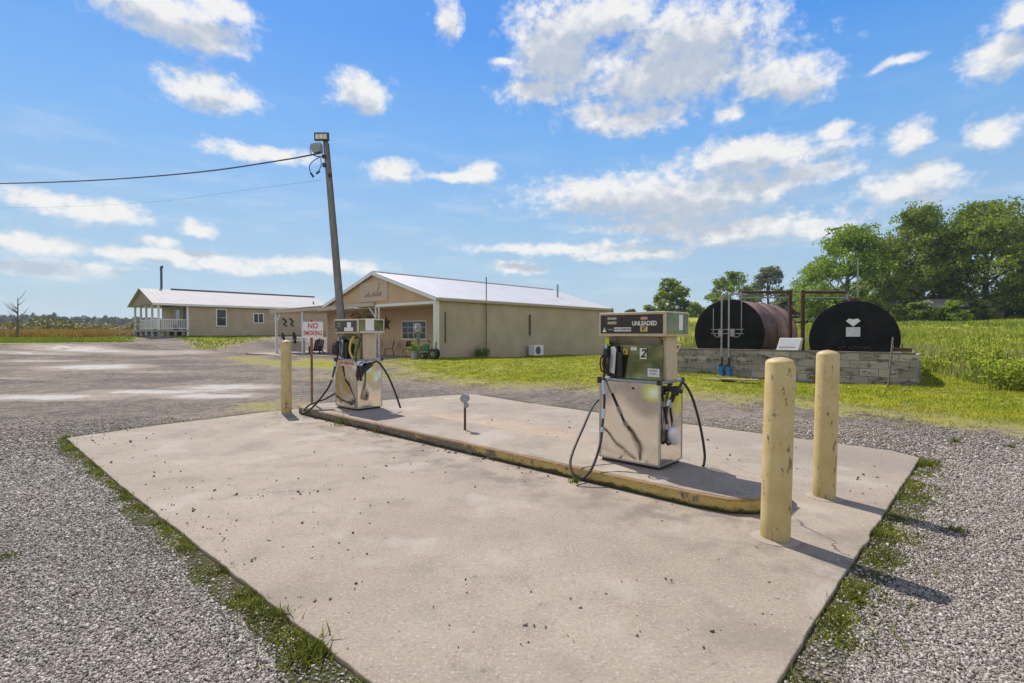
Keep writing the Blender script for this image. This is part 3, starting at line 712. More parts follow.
# recess partition at the corner: side wall runs all the way forward
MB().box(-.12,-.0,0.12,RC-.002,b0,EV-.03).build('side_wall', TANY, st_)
MB().box(-15.4,-.122,RC,RC+.12,b0,EV-.2).build('front_wall', TANX, st_)
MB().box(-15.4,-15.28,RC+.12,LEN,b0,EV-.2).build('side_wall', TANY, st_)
MB().box(-15.4,0,LEN,LEN+.12,b0,EV-.1).build('rear_wall', TANX, st_)
MB().prism([(-WDT,0,EV-.15),(0,0,EV-.15),(0,0,EV),(-WDT/2,0,RG-.08),(-WDT,0,EV)], (0,.12,0)).build('gable', TANX, st_)
MB().prism([(-WDT,LEN,EV-.1),(0,LEN,EV-.1),(0,LEN,EV),(-WDT/2,LEN,RG-.08),(-WDT,LEN,EV)], (0,.12,0)).build('gable', TANX, st_)
rf = MB(); ov = .18
for s in (0, 1):
    x0 = (ov if s == 0 else -WDT-ov); zz = EV-ov*(RG-EV)/(WDT/2)
    rf.prism([(x0,-ov,zz),(-WDT/2,-ov,RG),(-WDT/2,LEN+.5,RG),(x0,LEN+.1,zz)], (0,0,.05))
rf.build('roof', ROOFY, st_)
tr = MB()
for s in (0, 1):
    x0 = (ov if s == 0 else -WDT-ov); zz = EV-ov*(RG-EV)/(WDT/2)
    tr.prism([(x0,-ov-.03,zz-.14),(-WDT/2,-ov-.03,RG-.14),(-WDT/2,-ov-.03,RG+.07),(x0,-ov-.03,zz+.07)], (0,.028,0))
tr.build('rake_trim', WTRIM, st_)
MB().box(ov-.02,ov+.03,-ov,LEN+.1,EV-.17,EV-.06).build('eave_trim', mat((.36,.30,.22), .6, key='tan_trim'), st_)
MB().box(-WDT/2-.12,-WDT/2+.12,-ov,LEN+.5,RG+.03,RG+.085).build('ridge_cap', mat((.5,.48,.47), .5, key='ridge_cap'), st_)
# sign board in the gable
sb = MB().box(-WDT/2-1.55,-WDT/2+1.35,-.05,-.005,EV+.02,RG-.48).build('sign_board', mat((.50,.39,.30), .7, var=.06, scale=3, key='faded_sign_board'), st_)
ql = MB(); ql.tube(smoothpts([(-WDT/2+.2,-.06,EV+.35),(-WDT/2+.45,-.06,EV+.7),(-WDT/2+.55,-.06,EV+1.05)]), .018, 5)
for k in range(9): ql.tube(smoothpts([(-WDT/2-1.+k*.2,-.06,EV+.32),(-WDT/2-.93+k*.2,-.06,EV+.42+.08*(k % 3)),(-WDT/2-.88+k*.2,-.06,EV+.30)]), .016, 5)
ql.build('faded_script', mat((.30,.22,.17), .8, key='faded_script'), sb)
# front beam, soffit, posts
MB().box(-5.5,0.02,-.06,.10,EV-.30,EV-.16).build('front_beam', WTRIM, st_)
MB().box(-19.6,-.02,.12,RC-.01,EV-.34,EV-.28).build('porch_ceiling', SOFF, st_)
MB().prism([(-19.75,-.15,EV-.30),(-5.5,-.15,EV-.24),(-5.5,-.15,EV-.04),(-19.75,-.15,EV-.10)], (0,.06,0)).build('fascia', mat((.46,.40,.31), .6, key='porch_fascia'), st_)
MB().prism([(-19.8,-.2,EV-.09),(-WDT+.2,-.2,EV-.03),(-WDT+.2,4.6,EV+.25),(-19.8,4.6,EV+.2)], (0,0,.05)).build('canopy_roof', ROOFY, st_)
MB().box(-19.6,-15.5,4.4,4.5,EV-.1,EV+.15).build('rear_beam', WTRIM, st_)
def post(x, y, z0, r=.07): return MB().box(x-r,x+r,y-r,y+r,z0,EV-.30).build('porch_post', WTRIM, st_)
post(-.08,-.02,-.1,.085); post(-14.6,0,-.35); post(-18.95,0,-.45); post(-18.95,4.3,-.45); post(-15.6,4.3,-.45)
tp = MB()
for x in (-5.45, -5.1):
    tp.box(x-.035,x+.035,-.07,0,-.2,EV-.2)
for k in range(7): tp.tube([(-5.42,-.035,.1+k*.42),(-5.13,-.035,.31+k*.42),(-5.42,-.035,.52+k*.42)], .015, 5)
tp.build('lattice_post', WTRIM, st_)
MB().tube([(-5.5,0,EV-.9),(-6.2,0,EV-.3)], .04, 6).build('knee_brace', WTRIM, st_); MB().tube([(-18.9,0,EV-1.),(-18.2,0,EV-.32)], .05, 6).build('knee_brace', WTRIM, st_)
# storefront window and door
def window(parent, O, w_, h_, nx, ny, facing='x', fr=.07, sill=True):
    """O = lower left corner; facing x: lies in xz plane facing -y; facing y: lies in yz plane facing +x"""
    f = MB(); gl = MB(); mu = MB(); x, y, z = O
    def bx(mb_, a0, a1, c0, c1, d0, d1):
        if facing == 'x': mb_.box(x+a0,x+a1,y-d1,y-d0,z+c0,z+c1)
        else: mb_.box(x+d0,x+d1,y+a0,y+a1,z+c0,z+c1)
    bx(f,0,w_,0,fr,0,.06); bx(f,0,w_,h_-fr,h_,0,.06); bx(f,0,fr,fr,h_-fr,0,.06); bx(f,w_-fr,w_,fr,h_-fr,0,.06)
    bx(gl,fr,w_-fr,fr,h_-fr,.004,.02)
    W_ = w_-2*fr
    for k in range(1, nx):
        c = fr+W_*k/nx; hw = .03 if k*2 == nx else .012; bx(mu,c-hw,c+hw,fr,h_-fr,.021,.045)
    for k in range(1, ny): c = fr+(h_-2*fr)*k/ny; bx(mu,fr,w_-fr,c-.012,c+.012,.021,.038)
    wf = f.build('window', WTRIM, parent); gl.build('pane', WGLASS, wf); mu.build('muntin', WTRIM, wf); return wf
window(st_, (-6.05,RC-.002,1.1), 2.45, 1.15, 4, 3)
window(st_, (-13.9,RC-.002,1.15), 1.7, 1.3, 2, 2)
MB().box(-15.43,-15.3,RC-.04,RC+.02,-.4,EV-.35).build('corner_trim', WTRIM, st_)
MB().box(-.03,.03,-.03,.12,b0,EV-.06).build('corner_trim', WTRIM, st_)
MB().box(-11.5,.15,-1.2,RC,-.3,.115).build('porch_floor', CONC, st_)
MB().box(-19.8,-11.502,-1.9,4.6,-.6,.03).build('porch_floor', CONC, st_)
# things on the side wall
for px, z0, z1, r in ((445,1.0,2.55,.03),(529.5,1.35,2.6,.05)):
    MB().cyl((.05,sidet(px),z0),(.05,sidet(px),z1),r,n=8).build('conduit', mat((.10,.075,.06), .7, key='dark_pipe'), st_)
MB().cyl((-2.6,13.2,4.1),(-2.6,13.2,5.0),.07,n=10).build('roof_vent', GALV, st_)
t = empty('antenna_mast', SO+ex*.14+ey*sidet(484.5), YA, 'tall thin antenna mast against the side wall of the store', 'antenna')
MB().cyl((0,0,-.2),(0,0,4.55),.028,n=8).build('mast', mat((.12,.09,.07), .7, key='dark_mast'), t); MB().box(-.12,.02,-.02,.02,2.2,2.25).build('bracket', GALV, t); MB().box(-.12,.02,-.02,.02,.9,.95).build('bracket', GALV, t)
t = empty('air_conditioner', SO+ex*.45+ey*sidet(531)+Vector((0,0,.02)), YA, 'white outdoor air conditioner unit at the foot of the store side wall', 'air conditioner')
t.location.z = h1(t.location.x, t.location.y)
MB().box(-.28,.18,-.42,.42,.06,.68).build('casing', WTRIM, t, bev=.01)
MB().cyl((.182,-.08,.37),(.19,-.08,.37),.24,n=20).build('fan_grille', mat((.08,.09,.10), .5, key='grille'), t); MB().box(-.2,.1,-.4,-.34,-.05,.06).build('foot', BLACK, t); MB().box(-.2,.1,.34,.4,-.05,.06).build('foot', BLACK, t)

# barn star
def star(parent, c, r, m_):
    vs = [(c[0], c[1]-.12, c[2])]
    for k in range(10):
        a = math.pi/2+k*math.pi/5+.12; q = r if k % 2 == 0 else r*.4; vs.append((c[0]+q*math.cos(a), c[1], c[2]+q*math.sin(a)))
    return MB().add(vs, [(0, 1+k, 1+(k+1) % 10) for k in range(10)]+[tuple(range(1, 11))])
wl = SO+ey*(RC-.03)
s_ = star(None, (0,0,0), .55, None).build('barn_star', mat((.07,.03,.025), .7, key='dark_red_tin')); 
s_.location = wl+ex*(-7.75)+Vector((0,0,2.08)); s_.rotation_euler = (0,0,YA); tag(s_, 'dark metal barn star on the tan wall left of the window', 'wall star')
# chairs
def chair(loc, rz, lab):
    t = empty('porch_chair', loc, rz, lab, 'chair', 'metal chairs on the store porch')
    M_ = mat((.06,.045,.04), .5, key='brown_metal')
    MB().box(-.23,.23,-.23,.23,.42,.46).build('seat', mat((.14,.09,.06), .7, key='brown_seat'), t, bev=.01)
    MB().prism([(-.22,.22,.60),(.22,.22,.60),(.2,.30,.92),(-.2,.30,.92)], (0,.03,0)).build('backrest', mat((.05,.035,.035), .7, key='dark_back'), t, bev=.01)
    for x in (-.21,.21):
        MB().tube([(x,-.21,.43),(x*1.1,-.25,0)], .016, 6).build('leg', M_, t); MB().tube([(x,.33,.92),(x,.22,.55),(x,.2,.43),(x*1.1,.30,0)], .016, 6).build('leg', M_, t)
    return t
cz = .115
def fl_(px, dy): # point on porch floor line at distance dy in front of wall
    O = SO+ey*(RC-dy); u = (px-512)/F; x = (u*O.y-O.x)/(ex.x-ex.y*u); return O+ex*x+Vector((0,0,cz))
chair(fl_(389,.6), YA+R(-40), 'dark metal porch chair under the barn star')
chair(fl_(408,.9), YA+R(-105), 'brown metal porch chair below the store window')
chair(fl_(372,.7), YA+R(20), 'dark porch chair behind the far fuel pump and lattice post')
# adirondack chair and crate under the left canopy
t = empty('lounge_chair', SO+ex*(-13.6)+ey*.5+Vector((0,0,-.02)), YA+R(-95), 'dark slatted wooden lounge chair under the left canopy', 'chair')
WD = mat((.05,.03,.02), .7, var=.3, key='dark_stained_wood')
MB().prism([(-.3,-.45,.42),(.3,-.45,.42),(.3,.25,.28),(-.3,.25,.28)], (0,0,.03)).build('seat', WD, t)
bk = MB()
for k in range(5): x = -.3+k*.13; bk.prism([(x,.2,.28),(x+.11,.2,.28),(x+.11,.55,1.05+.05*(2-abs(k-2))),(x,.55,1.05+.05*(2-abs(k-2)))], (0,.02,0))
bk.build('backrest', WD, t)
for x in (-.36,.36):
    MB().box(x-.05,x+.05,-.5,.3,.58,.61).build('armrest', WD, t); MB().box(x-.04,x+.04,-.46,-.38,0,.58).build('leg', WD, t); MB().prism([(x-.02,-.4,.40),(x+.02,-.4,.40),(x+.02,.6,.02),(x-.02,.6,.02)], (0,0,.09)).build('leg', WD, t)
t = empty('barrel', fl_(337,1.3), YA, 'dark green barrel standing on the store porch', 'barrel'); t.location.z = -.02
MB().lathe([(.27,0),(.31,.25),(.32,.42),(.31,.6),(.27,.86),(.25,.86),(.25,.82),(0,.82)], 20).build('body', mat((.035,.05,.03), .6, key='barrel_green'), t, smooth=True)
MB().lathe([(.315,.22),(.318,.26)], 20).lathe([(.316,.58),(.316,.62)], 20).build('hoop', BLACK, t)
# hanging baskets
def basket(px, zc, lab, flower):
    q = SO+ey*.6; u = (px-512)/F; x = (u*q.y-q.x)/(ex.x-ex.y*u); q = q+ex*x+Vector((0,0,zc))
    t = empty('hanging_basket', q, 0, lab, 'hanging basket', 'hanging baskets under the porch')
    MB().lathe([(.10,-.22),(.24,-.05),(.26,0),(.22,0)], 14).build('basket', WD, t, smooth=True)
    MB().tube([(.24,0,0),(0,0,.45)], .01, 5).tube([(-.24,0,0),(0,0,.45)], .01, 5).build('hanger', BLACK, t)
    rs = np.random.RandomState(int(px)); n = 220
    P = rs.normal(0, 1, (n,3)); P /= np.linalg.norm(P,axis=1)[:,None]; P *= rs.uniform(.5,1,(n,1))**.5*np.array([.42,.42,.26]); P[:,2] += .08
    leafmesh('flowers', P, .08, rs, flower, t)
# ---------------------------------------------------------------- foliage helpers
def leafmesh(name, P, size, rs, m_, parent=None, flat=.0):
    n = len(P); a = rs.normal(0,1,(n,3)); a /= np.linalg.norm(a,axis=1)[:,None]
    b_ = rs.normal(0,1,(n,3)); b_ -= a*(a*b_).sum(1)[:,None]; b_ /= np.linalg.norm(b_,axis=1)[:,None]
    s = (size if np.ndim(size) else np.full(n, size))[:,None]*rs.uniform(.6,1.3,(n,1))
    q = rs.uniform(.45,.8,(n,1))
    V_ = np.stack([P-a*s*.5, P+b_*s*q*.5, P+a*s*.5, P-b_*s*q*.5], 1).reshape(-1,3)
    return mesh_np(name, V_, np.arange(4*n).reshape(n,4), m_, parent)
def leafmat(name, c0, c1, trans=.3, scale=.45, up=.55):
    m, g, b = new_mat(name); ge = g.n('ShaderNodeNewGeometry'); rnd = ge.outputs['Random Per Island']
    n = g.noise(coords(g), scale, 3, .5)
    f = g.m('ADD', g.m('MULTIPLY', rnd, .4), g.m('MULTIPLY', g.rng(n, .38, .62), .6))
    c = g.mix(f, c0, c1); g.put(b.inputs['Base Color'], c); b.inputs['Roughness'].default_value = .6; b.inputs['Specular IOR Level'].default_value = .08
    nn = g.vm('NORMALIZE', g.vm('ADD', g.vm('MULTIPLY', ge.outputs['Normal'], (1-up,)*3), (0., 0., up)))
    g.put(b.inputs['Normal'], nn)
    tr_ = g.n('ShaderNodeBsdfTranslucent'); g.put(tr_.inputs[0], g.mix(.35, c, (.25,.32,.03)))
    mx = g.n('ShaderNodeMixShader'); mx.inputs[0].default_value = trans
    out = [x for x in m.node_tree.nodes if x.type == 'OUTPUT_MATERIAL'][0]
    m.node_tree.links.new(b.outputs[0], mx.inputs[1]); m.node_tree.links.new(tr_.outputs[0], mx.inputs[2]); m.node_tree.links.new(mx.outputs[0], out.inputs[0])
    return m
LEAF_OAK = leafmat('oak_leaves', (.03,.065,.010), (.34,.43,.05), .42, .6, .42)
LEAF_BR = leafmat('bright_leaves', (.055,.12,.012), (.36,.49,.05), .42, .6, .42)
LEAF_GR = leafmat('grey_green_leaves', (.07,.10,.035), (.24,.27,.11), .35)
FLR = leafmat('red_flowers', (.25,.01,.01), (.05,.06,.02)); 
BARK = mat((.10,.08,.065), .9, var=.3, scale=3, key='bark', bmp=.02)
basket(356, 2.45, 'hanging basket with red flowers behind the far pump', FLR)
basket(369, 2.5, 'dark hanging fern basket beside the lattice post', LEAF_OAK)
# meter pedestal and garden cultivator near the corner
t = empty('meter_pedestal', SO+ex*(-.75)+ey*(-.6)+Vector((0,0,.1)), YA, 'grey meter box on a stand at the right end of the porch', 'meter box')
t.location.z = h1(t.location.x, t.location.y)
MB().box(-.06,.06,-.05,.05,0,1.35).build('stand', mat((.16,.17,.19), .6, key='slate_grey'), t); MB().box(-.17,.17,-.1,.1,1.30,1.72).build('meter_box', GREYM, t, bev=.02)
MB().cyl((0,-.10,1.55),(0,-.16,1.55),.09,n=14).build('meter_dial', CHROME, t, smooth=True)
GRN = mat((.025,.15,.05), .4, var=.15, key='green_enamel')
t = empty('garden_tractor', SO+ex*(.62)+ey*(-1.0), YA+R(35), 'small green garden tractor parked at the store corner', 'garden tractor')
t.location.z = h1(t.location.x, t.location.y)+.0
MB().prism([(-.45,-.16,.42),(.0,-.16,.42),(.0,-.16,.80),(-.15,-.16,.84),(-.45,-.16,.72)], (0,.32,0)).build('hood', GRN, t, bev=.03)
MB().prism([(-.02,-.2,.34),(.45,-.2,.34),(.48,-.2,.62),(.2,-.2,.60),(.0,-.2,.44)], (0,.4,0)).build('rear_body', GRN, t, bev=.03)
MB().box(.15,.40,-.14,.14,.61,.68).prism([(.38,-.14,.66),(.44,-.14,.66),(.50,-.14,.95),(.45,-.14,.95)], (0,.28,0)).build('seat', mat((.25,.23,.07), .6, key='dull_seat'), t, bev=.02)
for (x, r, w_) in ((-.32,.19,.09),(.32,.29,.14)):
    for s in (-1, 1):
        y = s*.28; wh = MB().cyl((x,y-w_/2,r),(x,y+w_/2,r),r,n=20).build('wheel', BLACK, t, bev=.02); MB().cyl((x,y-w_/2-.005,r),(x,y+w_/2+.005,r),r*.5,n=14).build('rim', mat((.16,.15,.05), .6, key='dull_rim'), wh)
MB().tube([(-.05,0,.78),(.05,0,.95)], .015, 6).cyl((.04,0,.94),(.055,0,.965),.15,n=16).build('steering_wheel', BLACK, t)
MB().box(-.49,-.452,-.13,.13,.45,.68).build('grille', BLACK, t); MB().cyl((-.1,.05,.82),(-.1,.05,1.06),.02,n=8).build('exhaust', GREYM, t); t.scale = (.8,.8,.9)
t = empty('planter', SO+ex*(-.1)+ey*(-1.3), YA, 'grey block planter beside the green garden tractor', 'planter'); t.location.z = h1(t.location.x, t.location.y)
MB().lathe([(.17,0),(.21,.38),(.19,.38),(.18,.34),(0,.34)], 18).build('pot', mat((.33,.32,.30), .85, key='grey_pot'), t, smooth=True)
rs = np.random.RandomState(3); P = rs.normal(0,.13,(260,3))+[0,0,.55]
leafmesh('leaves', P, .10, rs, LEAF_BR, t)
# porch swing / grill under canopy
t = empty('porch_swing', SO+ex*(-16.9)+ey*.2+Vector((0,0,0)), YA, 'wooden railing bench between the canopy posts', 'bench'); t.location.z = -.02
MB().box(-1.9,2.1,-.05,.05,1.05,1.13).build('top_rail', mat((.42,.37,.32), .7, key='weathered_rail'), t)
MB().tube([(-1.3,-.05,1.15),(-1.2,-.12,1.45),(-1.05,-.05,1.1),(-1.15,-.1,.8)], .09, 7).tube([(.55,-.05,1.1),(.7,-.12,1.5),(.8,-.05,1.15),(.7,-.1,.8)], .10, 7).build('hanging_tack', BLACK, t, smooth=True)
MB().box(-1.8,2.05,0,.06,.18,.95).build('panel', mat((.30,.24,.17), .8, var=.15, scale=2, key='tan_panel'), t)

# ---------------------------------------------------------------- farmhouse / mobile home on the left
HO = Vector((-28.96, 46., 0)); HB = 1.15
ho = empty('ranch_house', HO, YA, 'long tan ranch house with white roof and railed end porch', 'house')
HL, HW, HE, HR = 13.6, 9.2, 4.08, 5.56; PD_ = 2.35
TANY2 = ribbed('tan_lap_siding', (.41,.33,.225), 2, .22, dist=.012)
MB().box(-HW+.3,0,0,HL,HB-1.,HE).build('walls', TANY2, ho)
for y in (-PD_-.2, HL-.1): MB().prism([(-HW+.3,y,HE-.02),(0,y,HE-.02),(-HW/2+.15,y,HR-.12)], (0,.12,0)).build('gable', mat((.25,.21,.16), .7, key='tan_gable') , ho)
rf = MB()
for s in (0, 1):
    x0 = (.35 if s == 0 else -HW-.05); zz = HE-.08
    rf.prism([(x0,-PD_-.45,zz),(-HW/2+.15,-PD_-.45,HR),(-HW/2+.15,HL+.3,HR),(x0,HL+.3,zz)], (0,0,.06))
rf.build('roof', ribbed('white_metal_roofing', (.40,.375,.36), 1, .45, .75, .0, .05, (.5,.45,.42)), ho)
MB().box(-HW/2+.05,-HW/2+.25,sidet(171, HO+ex*(-HW/2)),HL+.3,HR+.05,HR+.17).build('ridge_vent', mat((.12,.13,.15), .6, key='dark_ridge'), ho)
MB().box(.33,.38,-PD_-.45,HL+.3,HE-.18,HE-.0).build('eave_trim', WTRIM, ho)
for px, z0, z1 in ((216,2.1,3.75),(253,2.45,3.45)):
    a = sidet(px, HO); b2 = sidet(px+11, HO)
    window(ho, (0.,a,z0), b2-a, z1-z0, 2 if px > 240 else 1, 2 if px < 240 else 1, 'y', .09)
PF = HB+.62
MB().box(-HW+.3,0,-PD_,-.002,PF-.15,PF).build('porch_deck', mat((.32,.30,.28), .8, key='deck_boards'), ho)
for k, y in enumerate((-PD_+.08, -.08)): MB().box(-.16,0.0,y-.08,y+.08,HB-.2 if k else PF,HE).build('porch_post', WTRIM, ho)
for x in (-2.2,-4.3,-6.3,-8.6): MB().box(x-.08,x+.08,-PD_,-PD_+.16,HB-.2,HE).build('porch_post', WTRIM, ho)
rl_ = MB()
rl_.box(-.11,-.05,-PD_+.16,-.16,PF+.88,PF+.95).box(-.10,-.06,-PD_+.16,-.16,PF+.1,PF+.16)
for k in range(15): y = -PD_+.28+k*.137; rl_.box(-.10,-.06,y-.022,y+.022,PF+.16,PF+.88)
rl_.box(-6.3,-.16,-PD_+.03,-PD_+.09,PF+.88,PF+.95).box(-6.3,-.16,-PD_+.04,-PD_+.08,PF+.1,PF+.16)
for k in range(40): x = -.3-k*.15; rl_.box(x-.022,x+.022,-PD_+.04,-PD_+.08,PF+.16,PF+.88)
rl_.build('porch_railing', WTRIM, ho)
MB().box(-1.6,-.7,-.03,-.002,PF,PF+2.05).build('door', mat((.03,.03,.035), .5, key='dark_door'), ho); MB().box(-3.9,-2.6,-.03,-.002,PF+.8,PF+1.9).build('window', WGLASS, ho)
for y in (-2.2,-1.6,-1.0,-.4): MB().cyl((-.2,y,HB-.4),(-.2,y,PF-.15),.17,.14,n=8).build('stone_pier', mat((.30,.25,.21), .9, var=.3, key='rough_stone'), ho)
MB().box(-8.6,-.3,-PD_+.2,-PD_+.25,HB-.5,PF-.15).build('skirting', mat((.10,.095,.09), .9, key='skirt_shadow'), ho)  # skirting whose dark colour stands in for shade under the deck
# stairs with handrail at the far-left corner
sr = MB()
for k in range(4): sr.box(-8.5,-6.6,-PD_-.3*(k+1),-PD_-.3*k-.002,PF-.17*(k+1)-.06,PF-.17*(k+1))
sr.build('steps', mat((.35,.32,.30), .8, key='step_boards'), ho)
MB().tube([(-6.5,-PD_,PF+.9),(-6.5,-PD_-1.5,HB+.75)], .04, 6).tube([(-6.5,-PD_-1.5,HB-.3),(-6.5,-PD_-1.5,HB+.78)], .05, 6).tube([(-8.6,-PD_,PF+.9),(-8.6,-PD_-1.5,HB+.75),(-8.6,-PD_-1.5,HB-.3)], .04, 6).tube([(-6.5,-PD_,PF+.45),(-6.5,-PD_-1.5,HB+.35)], .04, 6).build('stair_railing', mat((.45,.30,.28), .7, key='faded_rail'), ho)
spy = sidet(162, HO+ex*(-HW/2-1.2))
MB().cyl((-HW/2-1.2,spy,4.6),(-HW/2-1.2,spy,7.75),.10,n=10).cyl((-HW/2-1.3,spy,7.7),(-HW/2-.9,spy,7.85),.12,n=10).build('stove_pipe', mat((.07,.08,.09), .5, .5, key='dark_pipe_metal'), ho, smooth=True)
MB().cyl((-1.6,12.4,4.3),(-1.6,12.4,4.95),.09,n=8).build('roof_vent', GREYM, ho)
for px in (285, 292):
    a = sidet(px, HO); MB().tube(smoothpts([(.05,a-.25,3.0),(.05,a+.1,2.7),(.05,a-.1,2.4),(.05,a+.2,2.2)]), .07, 6).build('wall_ornament', BLACK, ho, smooth=True)
MB().tube([(-2.,-.5,PF),(-2.,-.5,PF+.45)], .2, 8).box(-2.3,-1.7,-.8,-.2,PF+.45,PF+.5).box(-2.3,-1.7,-.25,-.2,PF+.5,PF+1.).build('porch_seat', WD, ho)

# ---------------------------------------------------------------- tank yard
WO = Vector((5.31, 16.4, 0))
m, g, b = new_mat('weathered_block'); co = coords(g); s = g.sep(co)
br = g.n('ShaderNodeTexBrick'); g.put(br.inputs['Vector'], g.comb(s[0], s[2], 0.)); br.inputs['Scale'].default_value = 1
br.inputs['Brick Width'].default_value = .405; br.inputs['Row Height'].default_value = .2; br.inputs['Mortar Size'].default_value = .005
br.inputs['Color1'].default_value = (.24,.215,.18,1); br.inputs['Color2'].default_value = (.42,.38,.32,1); br.inputs['Mortar'].default_value = (.11,.10,.09,1)
n = g.noise(g.vm('MULTIPLY', co, (1., 1., 2.6)), 2.2, 7, .7); n2 = g.noise(co, 14, 6, .7)
c = g.mix(g.m('MULTIPLY', g.rng(n, .5, .62), .85), br.outputs[0], (.045,.042,.038)); nq = g.noise(g.vm('MULTIPLY', co, (1., 1., 3.)), 5, 8, .75); c = g.mix(g.m('MULTIPLY', g.rng(nq, .54, .66), .5), c, (.09,.085,.075))
c = g.mix(g.m('MULTIPLY', g.rng(n2, .5, .7), .3), c, (.38,.35,.30))
g.put(b.inputs['Base Color'], c); b.inputs['Roughness'].default_value = .92
bump(g, b, g.m('SUBTRACT', g.m('MULTIPLY', n2, .4), br.outputs['Fac']), .012)
BLOCK = m
wt = empty('block_wall', WO, YA, 'long low weathered cinder block wall in front of the black tanks', 'wall')
wt.location.z = .2
MB().box(-.9,6.02,0,.2,-.3,.78).build('front_wall', BLOCK, wt)
MB().box(5.82,6.02,.202,1.0,-.3,.78).build('return_wall', BLOCK, wt)
cp = MB()
for k in range(17): x = -.9+k*.405; cp.box(x+.004,min(x+.401,6.03),-.012,.212,.781,.815+.004*(k % 2))
cp.build('coping', mat((.17,.14,.12), .9, var=.35, scale=4, key='stained_coping', bmp=.01), wt)
m, g, b = new_mat('black_tank_paint'); co = coords(g); n = g.noise(co, 1.6, 6, .65)
g.put(b.inputs['Base Color'], g.mix(g.rng(n, .35, .7), (.008,.008,.008), (.019,.018,.018))); b.inputs['Roughness'].default_value = .8; b.inputs['Specular IOR Level'].default_value = .2
TKB = m
m, g, b = new_mat('rusting_tank_shell'); co = coords(g); n = g.noise(co, 1.3, 7, .65); s = g.sep(co)
n2 = g.noise(g.vm('MULTIPLY', co, (1., 3., 1.)), 3.4, 7, .7)
c = g.ramp(n, [(.3, (.05,.025,.018)), (.5, (.20,.10,.062)), (.62, (.32,.18,.125)), (.75, (.03,.024,.022))])
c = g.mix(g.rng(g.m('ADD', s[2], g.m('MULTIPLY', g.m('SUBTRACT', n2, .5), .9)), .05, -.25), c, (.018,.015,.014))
g.put(b.inputs['Base Color'], c); b.inputs['Roughness'].default_value = .7; bump(g, b, n2, .01)
TKR = m
def tank(loc, rz, r, L, lab, shell, rust):
    t = empty('fuel_tank', (loc[0], loc[1], loc[2]-r), rz, lab, 'fuel tank', 'large horizontal fuel tanks behind the block wall')
    a = MB(); a.m = Matrix.Translation((0,0,r)) @ Matrix.Rotation(R(-90), 4, 'X')
    a.lathe([(r,0.),(r,L)], 56)
    body = a.build('shell', shell, t, smooth=True); body.location = (0,0,0)
    h = MB(); h.m = Matrix.Translation((0,-.008,r)) @ Matrix.Rotation(R(-90), 4, 'X'); h.lathe([(.01,-.055),(r*.55,-.045),(r*.93,-.018),(r*1.0,.006)], 56); h.build('end_cap', TKB, t, smooth=True)
    s_ = MB(); s_.m = Matrix.Translation((0,0,r)) @ Matrix.Rotation(R(-90), 4, 'X')
    for y in (0.0, L*.36, L*.7, L-.02): s_.lathe([(r+.002,y),(r+.012,y+.01),(r+.002,y+.03)], 56)
    s_.build('weld_seam', mat((.05,.035,.03), .8, key='seam') if rust else TKB, t, smooth=True)
    for y in (.6, L-.6): MB().box(-r*.7,r*.7,y-.12,y+.12,-.15,.32).build('saddle', GREYM, t)
    return t
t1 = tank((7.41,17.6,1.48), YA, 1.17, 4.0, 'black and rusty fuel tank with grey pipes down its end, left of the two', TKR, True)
k = MB(); 
for dz in (0,.14): k.box(-.55,.55,-.10,-.07,1.16+dz,1.185+dz)
for dx in (-.47,.47): k.cyl((dx,-.085,1.2),(dx,-.085,2.05 if dx < 0 else 2.28),.016,n=8)
k.tube(smoothpts([(-.45,-.09,1.14),(-.35,-.1,1.06),(-.2,-.1,1.07),(-.12,-.1,1.15)]), .018, 6).tube(smoothpts([(.45,-.09,1.14),(.35,-.1,1.06),(.2,-.1,1.07),(.12,-.1,1.15)]), .018, 6)
k.box(-.28,-.14,-.13,-.06,1.08,1.33).box(.12,.26,-.13,-.06,1.08,1.33)
k.build('gauge_rack', GALV, t1)
az2 = math.atan2(.553,.833)
t2 = tank((9.44,14.2,1.33), -az2, 1.05, 3.2, 'black fuel tank with white placard on its end, right of the two', TKB, False)
MB().prism([(-.17,-.072,1.55),(-.10,-.072,1.62),(-.03,-.072,1.60),(.03,-.072,1.60),(.10,-.072,1.62),(.17,-.072,1.55),(.0,-.072,1.40)], (0,.01,0)).build('placard', WHITE, t2)
MB().box(-.165,.165,-.075,-.065,1.12,1.38).build('placard', mat((.6,.6,.6), .6, key='grey_white_placard'), t2)
sc_ = MB(); rs2 = random.Random(4)
for q in range(12):
    x = -.33+q*.055+(.0 if q < 3 else .06); sc_.tube([(x,-.068,.80+rs2.uniform(-.02,.03)),(x+.02,-.068,.87+rs2.uniform(-.03,.02)),(x+.04,-.068,.79+rs2.uniform(-.02,.02))], .006, 4)
sc_.build('faded_lettering', mat((.09,.09,.095), .8, key='faded_grey_letters'), t2)
MB().cyl((0,.7,2.08),(0,.7,2.22),.13,n=14).build('filler_cap', RUST, t2)
